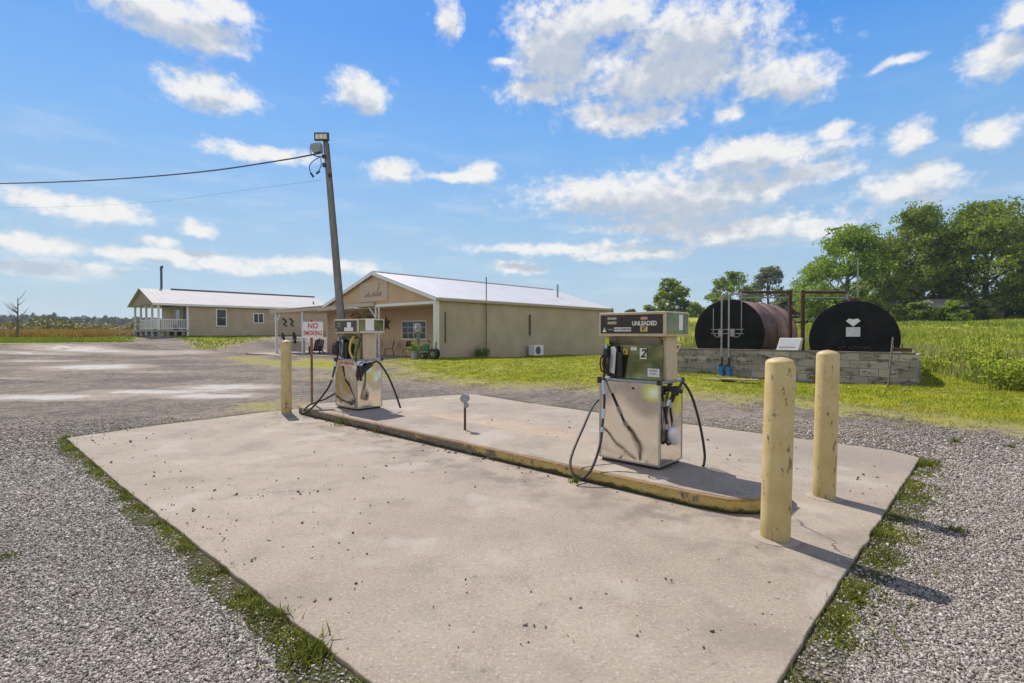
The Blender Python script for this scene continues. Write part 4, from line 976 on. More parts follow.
# twin fill pipes and filters in front of wall
pp = at(725,375,Y=15.25)
t = empty('fill_pipes', (pp.x, pp.y, .22), YA, 'pair of grey vertical fill pipes with blue filters before the left tank', 'pipe')
for dx in (-.11,.10):
    MB().tube([(dx,0,.55),(dx,0,2.42),(dx,.12,2.46)], .024, 8).build('pipe', GALV, t, smooth=True)
    MB().tube(smoothpts([(dx,0,.55),(dx+.03,-.03,.45),(dx,0,.32)]), .03, 8).build('flexible_joint', BLACK, t, smooth=True)
    MB().cyl((dx,-.02,.0),(dx,-.02,.28),.08,n=16).build('filter_canister', mat((.02,.16,.42), .35, key='blue_filter'), t, smooth=True)
    MB().cyl((dx,-.02,.28),(dx,-.02,.35),.055,n=12).build('filter_head', BLACK, t, smooth=True)
MB().box(-.14,.12,.06,.10,2.40,2.43).tube([(.1,.1,2.46),(.1,1.6,2.5)], .03, 6).build('cross_pipe', GALV, t)
q = at(728,380,.2); o = MB().box(-.75,.15,-.12,.12,0,.035).box(-.2,.75,-.26,-.02,.036,.07).build('plank', mat((.30,.22,.15), .9, var=.3, scale=4, key='old_board'), bev=.004)
o.location = (q.x, q.y, h1(q.x, q.y)+.01); o.rotation_euler = (0,0,YA+R(20)); tag(o, 'old boards lying on the grass before the block wall', 'board')
# rusty pipe frame
def fr(px0, px1, Y0, lab, right):
    a = at(px0 if not right else px1, 291.5, Y=Y0); base_ = Vector((a.x, a.y, h1(a.x, a.y)))
    t = empty('pipe_frame', base_, YA, lab, 'pipe frame', 'rusty pipe frames beside the tanks')
    H_ = a.z-base_.z
    MB().cyl((0,0,-.2),(0,0,H_+.04),.058,n=12).build('upright', RUST, t, smooth=True)
    other = at(px1 if not right else px0, 291.5+(.0), Y=Y0)
    d = toloc(Vector((other.x, other.y, base_.z)), base_, YA)
    MB().tube([(0,0,H_-.02),(d.x,d.y,H_-.02)], .048, 10).build('top_pipe', RUST, t, smooth=True)
    MB().tube([(0,0,H_-.20),(d.x,d.y,H_-.20)], .022, 8).tube([(d.x,d.y,H_-.02),(d.x,d.y,H_-.25)], .04, 8).build('lower_pipe', GALV, t, smooth=True)
fr(790.5, 741, 16.6, 'rusty pipe frame reaching from between the tanks over the left tank', False)
fr(847, 803, 16.0, 'rusty pipe frame reaching over the right tank', True)
a_ = at(745,306,Y=18); b_2 = at(862,307,Y=18)
# white cabinet on wall
q = WO+ex*3.2; 
t = empty('white_box', (q.x+ey.x*.1, q.y+ey.y*.1, .2+.82), YA, 'white slanted metal box sitting on top of the block wall', 'metal box')
MB().prism([(-.30,-.13,0),(-.24,0,.34),(-.24,.15,.34),(-.30,.2,0)], (.56,0,0)).build('casing', mat((.62,.60,.62), .5, var=.08, key='white_cabinet'), t, bev=.012)
MB().box(-.24,.18,-.10,-.09,.05,.10).build('lid_lip', GREYM, t)
q = WO+ex*5.72
t = empty('valve_box', (q.x+ey.x*.1, q.y+ey.y*.1, .2+.82), YA, 'small open metal box at the right end of the block wall', 'metal box')
MB().box(-.2,.0,-.09,.1,0,.02).box(-.2,-.18,-.09,.1,.02,.17).box(.2,.22,-.09,.1,.0,.05).build('casing', WTRIM, t); MB().box(-.17,.19,-.06,.1,.02,.11).build('opening', RUST, t)
MB().cyl((0,0,.1),(0,0,.22),.012,n=6).build('stem', BLACK, t)
a = at(893,337.5,Y=12.6); b3 = at(888,384,Y=12.1); b3.z = h1(b3.x, b3.y)
o = MB().tube([b3, a], .022, 8).build('iron_bar', mat((.11,.09,.075), .7, .3, var=.3, key='dark_iron')); tag(o, 'thin iron bar leaning against the right part of the block wall', 'bar')
a = at(858,300,Y=24); b4 = at(858,258,Y=24)
o = MB().cyl((a.x,a.y,h1(a.x,a.y)-.2), (b4.x,b4.y,b4.z), .045, .035, n=8).build('thin_pole', mat((.22,.25,.20), .7, key='grey_green_pole')); tag(o, 'tall thin grey pole behind the right tank', 'pole')
# red inverted triangle notice
q = WO+ex*(-.15)+ey*(-.06)
q = at(674,354,Y=16.0)
t = empty('warning_triangle', (q.x, q.y, h1(q.x, q.y)), 0, 'red inverted triangle sign on the left end of the block wall', 'sign')
zz = q.z-t.location.z+.08
MB().prism([(-.28,0,zz+.22),(.24,0,zz+.22),(-.02,0,zz-.24)], (0,.012,0)).build('sign_face', WHITE, t)
MB().prism([(-.23,-.004,zz+.19),(.19,-.004,zz+.19),(-.02,-.004,zz-.18)], (0,.003,0)).build('red_field', RED, t)
MB().cyl((-.02,.02,-.1),(-.02,.02,zz+.2),.02,n=6).build('stake', GALV, t)

# ---------------------------------------------------------------- trees
def tree(name, px, ytop, wpx, Yd, lab, lm, n=9000, trunk_px=None, seed=0, low=.15, group=None, lobes=26, leaf=.42, asp=1.):
    n = int(n*1.9); low = low*.5
    rs = np.random.RandomState(seed)
    p = at(px, 300, Y=Yd); zb = h1(p.x, p.y); top = at(px, ytop, Y=Yd).z; H = top-zb; Rw = wpx/F*Yd/2
    t = empty(name, (p.x, p.y, zb), rs.uniform(0,6), lab, 'tree', group)
    tr_ = MB(); r0 = max(.12, H*.022)
    bend = rs.normal(0,.02*H,2)
    tr_.tube([(0,0,-.3),(bend[0]*.3,bend[1]*.3,H*.25),(bend[0],bend[1],H*.6),(bend[0]*1.2,bend[1]*1.2,H*.86)], r0, 9, rr=[r0*1.25,r0,r0*.6,r0*.15])
    cen = []; lobes = int(lobes*1.7)
    for k in range(lobes):
        # lobe centres through the crown volume, denser towards its outside
        a = rs.uniform(0, 2*math.pi); zc = rs.uniform(0, 1)
        prof = math.sin(math.pi*min(1, .16+.84*zc)**.8)**.65 if zc < .97 else .3
        rr_ = Rw*.92*prof*rs.uniform(.35, 1)**.5
        c = np.array([rr_*math.cos(a), rr_*math.sin(a), H*(low+(1-low)*.9*zc)]); s = Rw*rs.uniform(.22,.40)
        cen.append((c, s))
        if k % 3 == 0:
            b0_ = np.array([bend[0]*.6,bend[1]*.6,min(c[2]-s*.3, H*.7)*rs.uniform(.55,.85)]); mid = (b0_+c)/2+[0,0,-.05*H*rs.rand()]
            tr_.tube([tuple(b0_), tuple(mid), tuple(c)], r0*.4, 6, rr=[r0*.42,r0*.28,r0*.08])
    cen.append((np.array([0,0,H*.9]), Rw*.28))
    tr_.build('trunk', BARK, t, smooth=True)
    P = []
    wts = np.array([s**2 for _, s in cen]); wts /= wts.sum()
    for (c, s), wgt in zip(cen, wts):
        k = int(n*wgt); 
        # each lobe is itself built from twig clusters
        nc = max(5, k//45); u = rs.normal(0,1,(nc,3)); u /= np.linalg.norm(u,axis=1)[:,None]; u[:,2] = u[:,2]*.75+.12
        cc = c+u*s*rs.uniform(.55,1.08,(nc,1)); idx = rs.randint(0,nc,k)
        P.append(cc[idx]+rs.normal(0,s*.15+.15,(k,3))*np.array([1,1,.7]))
    P = np.concatenate(P); P[:,2] = np.clip(P[:,2], H*low*.7, H*1.0)
    leafmesh('crown', P, leaf, rs, lm, t)
    return t
TG = 'trees beyond the meadow'
tree('oak_tree', 846, 227, 88, 86, 'full round green oak at the left edge of the big grove', LEAF_BR, 15000, seed=1, group=TG, low=.12)
tree('oak_tree', 884, 233, 52, 96, 'mid green oak behind and between the larger oaks', LEAF_OAK, 8000, seed=2, group=TG, low=.12)
tree('oak_tree', 916, 205, 84, 84, 'tall spreading oak in the middle of the grove above the shed', LEAF_OAK, 15000, seed=3, group=TG, low=.2)
tree('oak_tree', 985, 201, 104, 80, 'tallest broad oak near the right edge of the photo', LEAF_OAK, 19000, seed=4, group=TG, low=.18)
tree('oak_tree', 1040, 207, 70, 88, 'oak cut by the right edge of the photo', LEAF_OAK, 9000, seed=5, group=TG, low=.1)
tree('oak_tree', 820, 262, 52, 120, 'lower pale green tree left of the big grove', LEAF_BR, 7000, seed=6, group=TG, low=.05)
tree('oak_tree', 1085, 225, 80, 86, 'oak just beyond the right edge of the grove', LEAF_OAK, 6000, seed=15, group=TG, low=.1)
tree('oak_tree', 769, 265, 36, 150, 'grey green airy tree above the left tank', LEAF_GR, 3800, seed=7, group=TG, low=.12, leaf=.6)
tree('oak_tree', 731, 272, 46, 140, 'dark round tree just left above the left tank', LEAF_OAK, 5000, seed=8, group=TG, low=.1, leaf=.6)
tree('oak_tree', 672, 279, 34, 110, 'lone round tree standing in the field above the near pump', LEAF_OAK, 2600, seed=9, group=TG, low=.22, leaf=.55, lobes=20)
tree('small_tree', 693, 302, 20, 130, 'small bright bushy tree right of the lone tree', LEAF_BR, 1500, seed=10, group=TG, low=.0, leaf=.6)
tree('small_tree', 790, 290, 30, 110, 'low tree between the pipe frames', LEAF_GR, 2500, seed=16, group=TG, low=.0, leaf=.6)
for k, (px, yt, wd) in enumerate(((612,309,18),(632,309,16),(650,305,22),(661,307,18),(705,310,24),(716,308,22),(752,300,26))):
    tree('small_tree', px, yt, wd, 190, ['low dark tree in the far hedge just right of the store','low tree second in the far hedge','rounded tree in the far hedge left of the lone tree','tree in the far hedge right behind the lone tree','low tree in the far hedge left of the tank','far hedge tree touching the left tank','far tree seen over the left tank'][k], LEAF_GR if k % 2 else LEAF_OAK, 1300, seed=20+k, group='low trees of the far hedge', low=0., leaf=1., lobes=10)
# shady undergrowth below the grove: individual shrubs
for k, (px, yt, wd, Yd, lm, lab) in enumerate(((875,300,30,78,LEAF_OAK,'dark shrub under the grove left of the shed'),(899,305,20,74,LEAF_OAK,'shrub just left of the shed'),
    (1000,300,34,76,LEAF_OAK,'dark shrub under the grove right of the shed'),(1030,298,40,76,LEAF_OAK,'dark shrub at the right edge under the grove'),(840,303,34,80,LEAF_BR,'bright shrub behind the right tank'),(938,308,16,74,LEAF_OAK,'small shrub in front of the shed middle'),(962,310,14,72,LEAF_BR,'light shrub before the shed'),(920,303,22,73,LEAF_OAK,'shrub covering the left half of the shed roof'),(955,301,20,73,LEAF_BR,'bright shrub covering the shed middle'),(978,300,22,74,LEAF_OAK,'shrub at the right end of the shed'))):
    o = tree('shrub', px, yt, wd, Yd, lab, lm, 1800, seed=40+k, low=0., lobes=9, leaf=.4, group='shrubs under the grove'); o['category'] = 'shrub'
# shed house under trees
q = at(946,320,Y=80); zb = h1(q.x, q.y)
t = empty('wooded_house', (q.x, q.y, zb), R(-32), 'low house with pale roof half hidden under the grove', 'house')
MB().box(-6.5,6.3,-2,2.6,-1,2.1).build('walls', mat((.09,.10,.10), .8, var=.2, scale=1, key='dark_siding'), t)
MB().prism([(-7,-2.6,2.0),(6.7,-2.6,2.0),(6.7,.3,3.3),(-7,.3,3.3)], (0,0,.1)).prism([(-7,3.2,2.0),(6.7,3.2,2.0),(6.7,.3,3.3),(-7,.3,3.3)], (0,0,.1)).build('roof', mat((.42,.42,.39), .7, var=.15, scale=1, key='pale_roof'), t)
for x in (-4,1.2,3.6): MB().box(x-.6,x+.6,-2.04,-2.0,.8,1.7).build('window', mat((.28,.32,.34), .3, key='pale_window'), t)
MB().box(-1.2,-.3,-2.05,-2.0,0,1.9).build('door', mat((.4,.4,.38), .6, key='pale_door'), t)
def car(px, py, Yd, rz, col, lab):
    q = at(px, py, Y=Yd); t = empty('parked_car', (q.x, q.y, h1(q.x, q.y)), rz, lab, 'car', 'cars parked by the grove')
    bodym = mat(col, .3, var=.05, key='car_paint')
    MB().prism([(-2.2,-.85,.35),(2.2,-.85,.35),(2.25,-.85,.75),(1.2,-.85,.92),(-1.9,-.85,.95),(-2.2,-.85,.8)], (0,1.7,0)).build('body', bodym, t, bev=.08)
    MB().prism([(-1.7,-.75,.93),(1.1,-.75,.93),(.5,-.7,1.4),(-1.2,-.7,1.42)], (0,1.45,0)).build('windows', WGLASS, t, bev=.04)
    MB().box(-1.15,.45,-.68,.68,1.41,1.45).build('roof', bodym, t)
    for x in (-1.35,1.35):
        for y in (-.8,.8): MB().cyl((x,y-.1,.33),(x,y+.1,.33),.33,n=14).build('wheel', BLACK, t)
car(797,319,95,R(10),(.7,.7,.7),'white car parked in the distance between the tanks')
car(895,316,84,R(5),(.16,.02,.02),'dark red car parked left of the wooded house')

# bare tree in left field
t = empty('dead_tree', (-56,58,1.3), 0, 'small bare dead tree standing in the left field', 'tree')
rs_ = random.Random(11); tm = MB()
q0 = at(17,330,Y=58); t.location = (q0.x, 58, h1(q0.x,58)); Ht = at(17,297,Y=58).z-t.location.z
tm.tube([(0,0,-.2),(.1,0,Ht*.5),(.05,.1,Ht)], .1, 6, rr=[.14,.08,.02])
for k in range(16):
    h0 = rs_.uniform(.35,.9)*Ht; a = rs_.uniform(0,6.28); l = rs_.uniform(.5,1.3)
    tm.tube([(.08,0,h0),(math.cos(a)*l*.6,math.sin(a)*l*.6,h0+l*.5),(math.cos(a)*l,math.sin(a)*l,h0+l*1.1)], .03, 5, rr=[.04,.025,.01])
tm.build('trunk', mat((.10,.085,.075), .9, key='dead_bark'), t)

# far woods line on the left horizon (reads as one mass)
rs = np.random.RandomState(5)
N = 52000; pxs = rs.uniform(-260, 640, N); Yd = 430+rs.uniform(-25,25,N)
x = (pxs-512)/F*Yd; ht = 12.6+.5*np.sin(pxs*.03)+.5*np.sin(pxs*.23+1)+.6*np.sin(pxs*.61)+.5*np.sin(pxs*1.13+2)+rs.normal(0,.3,N)
ht *= np.where(pxs < 60, 1.1, 1.0)
zz = rs.uniform(0,1,N)**.8*ht+1.2
o = leafmesh('distant_woods', np.stack([x,Yd,zz],1), 2.6, rs, leafmat('distant_leaves', (.03,.05,.025), (.07,.09,.04), .2, .02)); tag(o, 'line of distant blue green woods on the left horizon', 'woods', kind='stuff')
# brush in the left field
N = 60000; pxs = rs.uniform(-200, 330, N); Yd = rs.uniform(72,150,N)
x = (pxs-512)/F*Yd; cl = np.sin(x*.35)+np.sin(Yd*.21+x*.11)+np.sin(x*.9+Yd*.5)*.6
ht = np.clip(1.35+.5*cl, .6, 3.)
o = leafmesh('brush', np.stack([x,Yd,hz(x,Yd)+rs.uniform(0,1,N)**.8*ht],1), .55, rs, leafmat('brush_leaves', (.06,.085,.02), (.36,.28,.09), .2, .16)); tag(o, 'rough green and brown brush across the left field', 'brush', kind='stuff')

# ---------------------------------------------------------------- grass
def blades(name, x, y, z, h, wd, rs, m_, lean=.35):
    n = len(x); a = rs.uniform(0,2*math.pi,n); la = rs.uniform(0,2*math.pi,n); L = h*lean*rs.uniform(.2,1.3,n)
    dx, dy = np.cos(a)*wd/2, np.sin(a)*wd/2; lx, ly = np.cos(la)*L, np.sin(la)*L
    V_ = np.empty((n,5,3))
    V_[:,0] = np.stack([x-dx,y-dy,z],1); V_[:,1] = np.stack([x+dx,y+dy,z],1)
    V_[:,2] = np.stack([x+dx*.8+lx*.35,y+dy*.8+ly*.35,z+h*.6],1); V_[:,3] = np.stack([x-dx*.8+lx*.35,y-dy*.8+ly*.35,z+h*.6],1)
    V_[:,4] = np.stack([x+lx,y+ly,z+h],1)
    V_ = V_.reshape(-1,3); k = np.arange(n)*5
    # quads + tip as degenerate-free: use triangles
    T = np.concatenate([np.stack([k,k+1,k+2],1), np.stack([k,k+2,k+3],1), np.stack([k+3,k+2,k+4],1)])
    return mesh_np(name, V_, T, m_)
def tufts(x, y, per, spread, rs):
    return (np.repeat(x, per)+rs.normal(0, 1, len(x)*per)*np.repeat(spread, per) if np.ndim(spread) else np.repeat(x, per)+rs.normal(0, spread, len(x)*per)), (np.repeat(y, per)+rs.normal(0, 1, len(x)*per)*np.repeat(spread, per) if np.ndim(spread) else np.repeat(y, per)+rs.normal(0, spread, len(x)*per))
rs = np.random.RandomState(12)
# 1 meadow
N = 30000; pxs = rs.uniform(590, 1130, N); Yd = 11*np.exp(rs.uniform(0, 1, N)**.9*math.log(85/11.))
x = (pxs-512)/F*Yd; keep = sdist(x, Yd, MEAD) > .0; x, y = x[keep], Yd[keep]
X_, Y_ = tufts(x, y, 6, .14, rs)
hh = (.36+.2*np.sin(X_*.5+1)*np.sin(Y_*.4))*rs.uniform(.5,1.25,len(X_)); wd = np.maximum(.008, Y_*.0011)
MG = leafmat('meadow_grass', (.22,.33,.02), (.52,.55,.07), .3, .25, .75)
o = blades('meadow_grass', X_, Y_, hz(X_,Y_)-.02, hh, wd, rs, MG); tag(o, 'tall yellow green meadow grass on the right', 'grass', kind='stuff')
# seed heads / dry stalks at the near edge
e = sdist(X_, Y_, MEAD); sel = (e < 5) & (rs.rand(len(X_)) < .35)
o = blades('dry_stalks', X_[sel]+.05, Y_[sel], hz(X_[sel],Y_[sel]), hh[sel]*1.15, wd[sel]*.9, rs, leafmat('dry_stalk', (.22,.17,.09), (.40,.32,.20), .2)); tag(o, 'pale dry stalks along the near edge of the meadow', 'dry grass', kind='stuff')
# 2 lawn
N = 42000; pxs = rs.uniform(380, 1120, N); Yd = 8*np.exp(rs.uniform(0, 1, N)*math.log(40/8.))
x = (pxs-512)/F*Yd; gdv = grassd(x, Yd); nz_ = np.sin(x*2.1+1)*np.sin(Yd*1.7)+.6*np.sin(x*5.3)*np.sin(Yd*4.7+2)
keep = (gdv+nz_*.9 > rs.uniform(-.1,1.0,N)) & (sdist(x,Yd,MEAD) < .3) & (sdist(x,Yd,slab2) < -.1); x, y = x[keep], Yd[keep]
inb = toloc  # (store footprint test below)
lx = (x-SO.x)*ex.x+(y-SO.y)*ex.y; ly = (x-SO.x)*ey.x+(y-SO.y)*ey.y
k2 = ~((lx < .15) & (ly > -1.1)); x, y = x[k2], y[k2]
X_, Y_ = tufts(x, y, 5, .07, rs)
hh = rs.uniform(.02,.07,len(X_)); wd = np.maximum(.006, Y_*.0011)
LG = leafmat('lawn_grass', (.22,.31,.010), (.55,.52,.035), .25, 1.3, .8)
dryk = (grassd(X_, Y_)+rs.normal(0,.5,len(X_))+.7*np.sin(X_*1.3)*np.sin(Y_*2.1) < .9)
o = blades('dry_grass', X_[dryk], Y_[dryk], hz(X_[dryk],Y_[dryk])-.008, hh[dryk]*.7, wd[dryk], rs, leafmat('dry_lawn', (.24,.22,.05), (.50,.41,.19), .2, 1.6, .8), .8); tag(o, 'dry straw coloured grass where the lawn thins into the gravel', 'dry grass', kind='stuff')
X_, Y_, hh, wd = X_[~dryk], Y_[~dryk], hh[~dryk], wd[~dryk]
o = blades('lawn_grass', X_, Y_, hz(X_,Y_)-.008, hh, wd, rs, LG, .6); tag(o, 'short green lawn grass behind the slab', 'grass', kind='stuff')
# left far green strip
N = 9000; pxs = rs.uniform(-80, 330, N); Yd = rs.uniform(34, 62, N); x = (pxs-512)/F*Yd
keep = sdist(x, Yd, GR2) > .2; x, y = x[keep], Yd[keep]
lx = (x-HO.x)*ex.x+(y-HO.y)*ex.y; ly = (x-HO.x)*ey.x+(y-HO.y)*ey.y
k2 = ~((lx < .1) & (lx > -9.3) & (ly > -2.6)); x, y = x[k2], y[k2]
X_, Y_ = tufts(x, y, 5, .25, rs)
o = blades('far_lawn_grass', X_, Y_, hz(X_,Y_)-.01, rs.uniform(.06,.16,len(X_)), Y_*.0013, rs, leafmat('far_lawn', (.17,.25,.012), (.30,.38,.03), .25, .3, .8), .4); tag(o, 'bright green grass strip beyond the gravel lot', 'grass', kind='stuff')
# orange sedge band
N = 9000; pxs = rs.uniform(-120, 135, N); Yd = rs.uniform(60, 74, N); x = (pxs-512)/F*Yd; k = np.sin(x*.5)+np.sin(x*.23+Yd*.4)+rs.normal(0,.7,N) > -.6; x, Yd = x[k], Yd[k]
X_, Y_ = tufts(x, Yd, 6, .4, rs)
o = blades('orange_sedge', X_, Y_, hz(X_,Y_), rs.uniform(.3,.85,len(X_)), Y_*.0016, rs, leafmat('sedge', (.42,.13,.03), (.33,.30,.06), .3, .35)); tag(o, 'band of orange brown sedge in the left field', 'sedge', kind='stuff')
# leafy shrubs at the edge of the meadow
for k, (px, py, wpx, hpx, lab) in enumerate(((962,372,34,34,'bright leafy shrub at the meadow edge nearest the wall'),(996,382,30,32,'second bright shrub along the meadow edge'),(1018,390,34,30,'tall bright shrub at the right photo edge'),(930,352,22,14,'small weed clump just right of the right tank'),(680,340,16,14,'bright weed clump left of the left tank'))):
    c = gpt(px, py) if py < 400 else gpt(px, py); s = c.y/F
    if k >= 3: c = at(px, 345, Y=15.5 if k == 3 else 17.5)
    s = c.y/F; W_, H_ = wpx*s/2, hpx*s*1.15
    rs3 = np.random.RandomState(60+k); n = 1700
    ns = 26; base_ = rs3.normal(0, W_*.75, (ns,2)); P = []; st2_ = MB()
    for q in range(ns):
        hq = H_*rs3.uniform(.55,1.05); d = rs3.normal(0,.12,2); tt = rs3.uniform(.1,1,n//ns)
        st2_.tube([(base_[q,0],base_[q,1],0),(base_[q,0]+d[0]*hq,base_[q,1]+d[1]*hq,hq)], .006, 4)
        P.append(np.stack([base_[q,0]+d[0]*hq*tt+rs3.normal(0,.05,len(tt)), base_[q,1]+d[1]*hq*tt+rs3.normal(0,.05,len(tt)), hq*tt],1))
    t = empty('meadow_shrub', (c.x, c.y, h1(c.x,c.y)), 0, lab, 'shrub', 'leafy shrubs along the meadow edge')
    leafmesh('leaves', np.concatenate(P), .07, rs3, leafmat('shrub_leaves', (.20,.30,.02), (.58,.62,.07), .45, 1., .75), t); st2_.build('stems', mat((.12,.14,.05), .8, key='green_stem'), t)
# dark weeds at foot of store wall
for k, px in enumerate((474,481)):
    rs3 = np.random.RandomState(80+k); q = SO+ex*.35+ey*sidet(px); P = rs3.normal(0,1,(260,3))*[.10,.10,.15]+[0,0,.2]
    t = empty('wall_weed', (q.x,q.y,h1(q.x,q.y)), 0, ['dark weed left of the antenna mast','dark weed right at the antenna mast foot'][k], 'weed', 'weeds at the foot of the store wall')
    leafmesh('leaves', P, .1, rs3, LEAF_OAK, t)

# ---------------------------------------------------------------- near gravel, real stones
m, g, b = new_mat('crushed_limestone'); ge = g.n('ShaderNodeNewGeometry'); rnd = ge.outputs['Random Per Island']; n = g.noise(coords(g), 60, 4, .6)
c = g.ramp(rnd, [(0, (.13,.105,.085)), (.3, (.27,.228,.19)), (.75, (.39,.338,.29)), (1, (.62,.56,.50))]); c = g.mix(g.m('MULTIPLY', g.rng(n, .4, .7), .3), c, (.22,.19,.16))
g.put(b.inputs['Base Color'], c); b.inputs['Roughness'].default_value = .85; bump(g, b, n, .003)
STONE = m
rs = np.random.RandomState(33)
def scatter_stones(name, n, ymin, ymax, smin, smax, lab, filt, zf=hz):
    pxs = rs.uniform(-60, 1090, n*3); Yd = ymin*np.exp(rs.uniform(0,1,n*3)**.85*math.log(ymax/ymin)); x = (pxs-512)/F*Yd
    k = filt(x, Yd); x, y = x[k][:n], Yd[k][:n]; n = len(x)
    S = rs.lognormal(0,.35,n)*(smin+smax)/2; S = np.clip(S, smin*.6, smax*1.5)*np.clip(y/4.2, .85, 1.5)
    cube = np.array([(-1,-1,-1),(1,-1,-1),(1,1,-1),(-1,1,-1),(-1,-1,1),(1,-1,1),(1,1,1),(-1,1,1)], float)
    fq = np.array([(0,3,2,1),(4,5,6,7),(0,1,5,4),(1,2,6,5),(2,3,7,6),(3,0,4,7)])
    Vv = cube[None]*np.stack([rs.uniform(.7,1.3,n),rs.uniform(.5,1.,n),rs.uniform(.25,.55,n)],1)[:,None,:]+rs.normal(0,.22,(n,8,3))
    q = rs.normal(0,1,(n,4)); q[:,1:3] *= .35; q /= np.linalg.norm(q,axis=1)[:,None]; w_,a,b_,c_ = q.T
    Rm = np.stack([1-2*(b_*b_+c_*c_),2*(a*b_-c_*w_),2*(a*c_+b_*w_),2*(a*b_+c_*w_),1-2*(a*a+c_*c_),2*(b_*c_-a*w_),2*(a*c_-b_*w_),2*(b_*c_+a*w_),1-2*(a*a+b_*b_)],1).reshape(n,3,3)
    Vv = np.einsum('nij,nkj->nki', Rm, Vv)*(S/2)[:,None,None]
    Vv += np.stack([x,y,zf(x,y)+S*.16+rs.uniform(0,.006,n)],1)[:,None,:]
    FF = (fq[None]+(np.arange(n)*8)[:,None,None]).reshape(-1,4)
    o = mesh_np(name, Vv.reshape(-1,3), FF, STONE); tag(o, lab, 'gravel', kind='stuff'); return o
def gf(x, y):
    s_ = sdist(x, y, slab2); keepp = s_ < -.015
    mossy = (s_ > -.15-.11*np.sin(x*3+.5)*np.sin(y*2.3)-.05*np.sin(x*11)*np.sin(y*9)) & (rs.rand(len(x)) < .88)
    return keepp & ~mossy & (grassd(x, y) < .0) & (rs.rand(len(x)) < np.clip((9.5-y)/4.5, 0, 1)**1.3)
scatter_stones('gravel_stones', 215000, 1.7, 11, .0065, .0135, 'loose crushed grey gravel around the slab', gf)
# pebbles scattered on the slab
def sf(x, y):
    return (sdist(x, y, slab2) > .05)
m, g, b = new_mat('dark_pebbles'); rnd = g.n('ShaderNodeNewGeometry').outputs['Random Per Island']
g.put(b.inputs['Base Color'], g.ramp(rnd, [(0,(.06,.045,.035)),(.7,(.13,.10,.08)),(1,(.5,.47,.43))])); b.inputs['Roughness'].default_value = .9
STONE_, STONE = STONE, m
scatter_stones('slab_pebbles', 520, 2.4, 8.8, .007, .015, 'small dark pebbles and grit scattered over the slab', lambda x, y: sf(x, y) & (np.abs((x-P2.x)*ey.x+(y-P2.y)*ey.y-.1) > .65) & (np.sin(x*.9+1)*np.sin(y*1.1)+rs.normal(0,.5,len(x)) > .1), zf=lambda x, y: x*0.)
def kf(x, y):
    ly = (x-P2.x)*ey.x+(y-P2.y)*ey.y; lx = (x-P2.x)*ex.x+(y-P2.y)*ex.y
    return (ly < -.45) & (ly > -.45-.02-np.abs(rs.normal(0,.10,len(x)))) & (lx > -6.8) & (lx < .4) & (rs.rand(len(x)) < np.where(lx < -1, .9, .3))
scatter_stones('kerb_grit', 2200, 4, 11, .008, .018, 'grit collected along the foot of the kerb', kf, zf=lambda x, y: x*0.)
STONE = STONE_
# ---------------------------------------------------------------- weeds along slab edges
WDL = leafmat('weed_leaves', (.05,.065,.012), (.24,.25,.035), .3, 5.)
def edge_pts(x0, y0, x1, y1, n, off, sp, clump):
    """points along a line given in slab coordinates"""
    t_ = rs.uniform(0,1,n); cl = np.sin(t_*clump)+np.sin(t_*clump*2.7+1); t_ = t_[cl+rs.normal(0,.5,n) > .0]; n = len(t_)
    lx = x0+(x1-x0)*t_; ly = y0+(y1-y0)*t_; nx, ny = (y1-y0), -(x1-x0); l = math.hypot(nx, ny); d = off+np.abs(rs.normal(0, sp, n))
    lx = lx+nx/l*d-7.28; ly = ly+ny/l*d-3.67
    return P2.x+ex.x*lx+ey.x*ly, P2.y+ex.y*lx+ey.y*ly
xa, ya = edge_pts(7.9,.14,.6,.0,1500,-.0,.10,23); 
xa, ya = edge_pts(.2,.0,7.9,.14,4300,.0,.075,31)
xb, yb2 = edge_pts(9.0,.2,9.06,6.9,3600,.0,.15,27)
xs_ = np.concatenate([xa,xb]); ys_ = np.concatenate([ya,yb2])
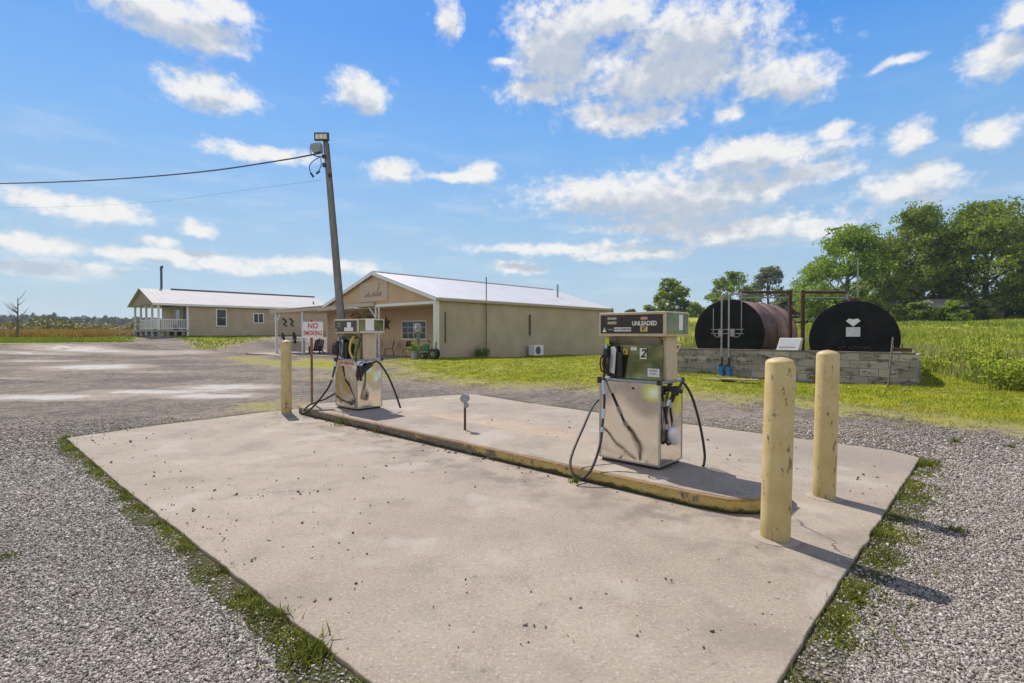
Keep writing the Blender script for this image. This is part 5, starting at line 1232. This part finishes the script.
# scattered low weeds in the gravel on the right and left
N = 9000; xx_ = rs.uniform(-9,9,N); yy_ = rs.uniform(1.6,9,N); f_ = np.sin(xx_*1.9+.5)*np.sin(yy_*2.3+1)+.7*np.sin(xx_*4.1)*np.sin(yy_*3.7)
k = (f_+.35*(xx_ > 1.2) > 1.1) & (sdist(xx_,yy_,slab2) < -.05); xs_ = np.concatenate([xs_,xx_[k]]); ys_ = np.concatenate([ys_,yy_[k]])
k = sdist(xs_,ys_,slab2) < -.004; xs_, ys_ = xs_[k], ys_[k]
X_, Y_ = tufts(xs_, ys_, 5, .022, rs); 
o = blades('edge_weeds', X_, Y_, hz(X_,Y_), rs.gamma(1.5,.0085,len(X_))+.005, rs.uniform(.004,.011,len(X_)), rs, WDL, .9); tag(o, 'low green weeds and moss along the slab edges', 'weeds', kind='stuff')
# distinct weed clumps
def clump(px, py, z, h, n, lab, br=.0, wdt=.011):
    p = at(px, py, z); t_x = rs.normal(0, h*.32, n); t_y = rs.normal(0, h*.32, n)
    o = blades('weed_clump', t_x, t_y, np.full(n, -.005), h*rs.uniform(.4,1.1,n), rs.uniform(wdt*.6,wdt*1.3,n), rs, WDL, .8)
    o.location = (p.x, p.y, p.z); tag(o, lab, 'weed', 'weed clumps around the slab and island')
for a in ((312,662,-.05,.12,130,'tall leafy weed clump at the bottom left slab edge'),(280,622,-.05,.10,80,'weed clump on the left slab edge above the tallest one'),(230,575,-.05,.07,60,'low weed by the left slab edge midway'),
          (66,441,-.05,.11,60,'weed at the far left corner of the slab'),(925,468,-.05,.10,110,'weed clump at the far right corner of the slab'),(880,540,-.05,.09,90,'weed clump near the second bollard shadow'),
          (955,535,-.05,.09,80,'weed clump in gravel right of the slab'),(857,606,-.05,.08,90,'weed clump right of the nearest bollard shadow'),(8,562,-.05,.08,60,'weed in the gravel at the left photo edge'),
          (380,432,0,.16,70,'bright weed growing against the middle of the kerb'),(342,425,0,.22,40,'weed growing on the kerb below the far pump'),(452,449,0,.09,50,'small weed against the kerb below the stub post'),
          (575,482,0,.08,40,'small weed against the kerb beside the hose loop'),(955,443,-.02,.08,90,'weed patch on the gravel beyond the slab right corner'),(1010,448,-.02,.06,70,'flat weed patch near the right edge on gravel')):
    clump(*a)
# tall grass stalk at bottom left weed

# ---------------------------------------------------------------- air
m = bpy.data.materials.new('haze_air'); m.use_nodes = True; t_ = m.node_tree; t_.nodes.clear()
vp = t_.nodes.new('ShaderNodeVolumePrincipled'); oo = t_.nodes.new('ShaderNodeOutputMaterial'); t_.links.new(vp.outputs[0], oo.inputs['Volume'])
vp.inputs['Color'].default_value = (.72,.84,1,1); vp.inputs['Density'].default_value = .00026; vp.inputs['Anisotropy'].default_value = .2
o = MB().box(-1900,1900,-900,2100,-2.2,34).build('haze', m); o['kind'] = 'stuff'
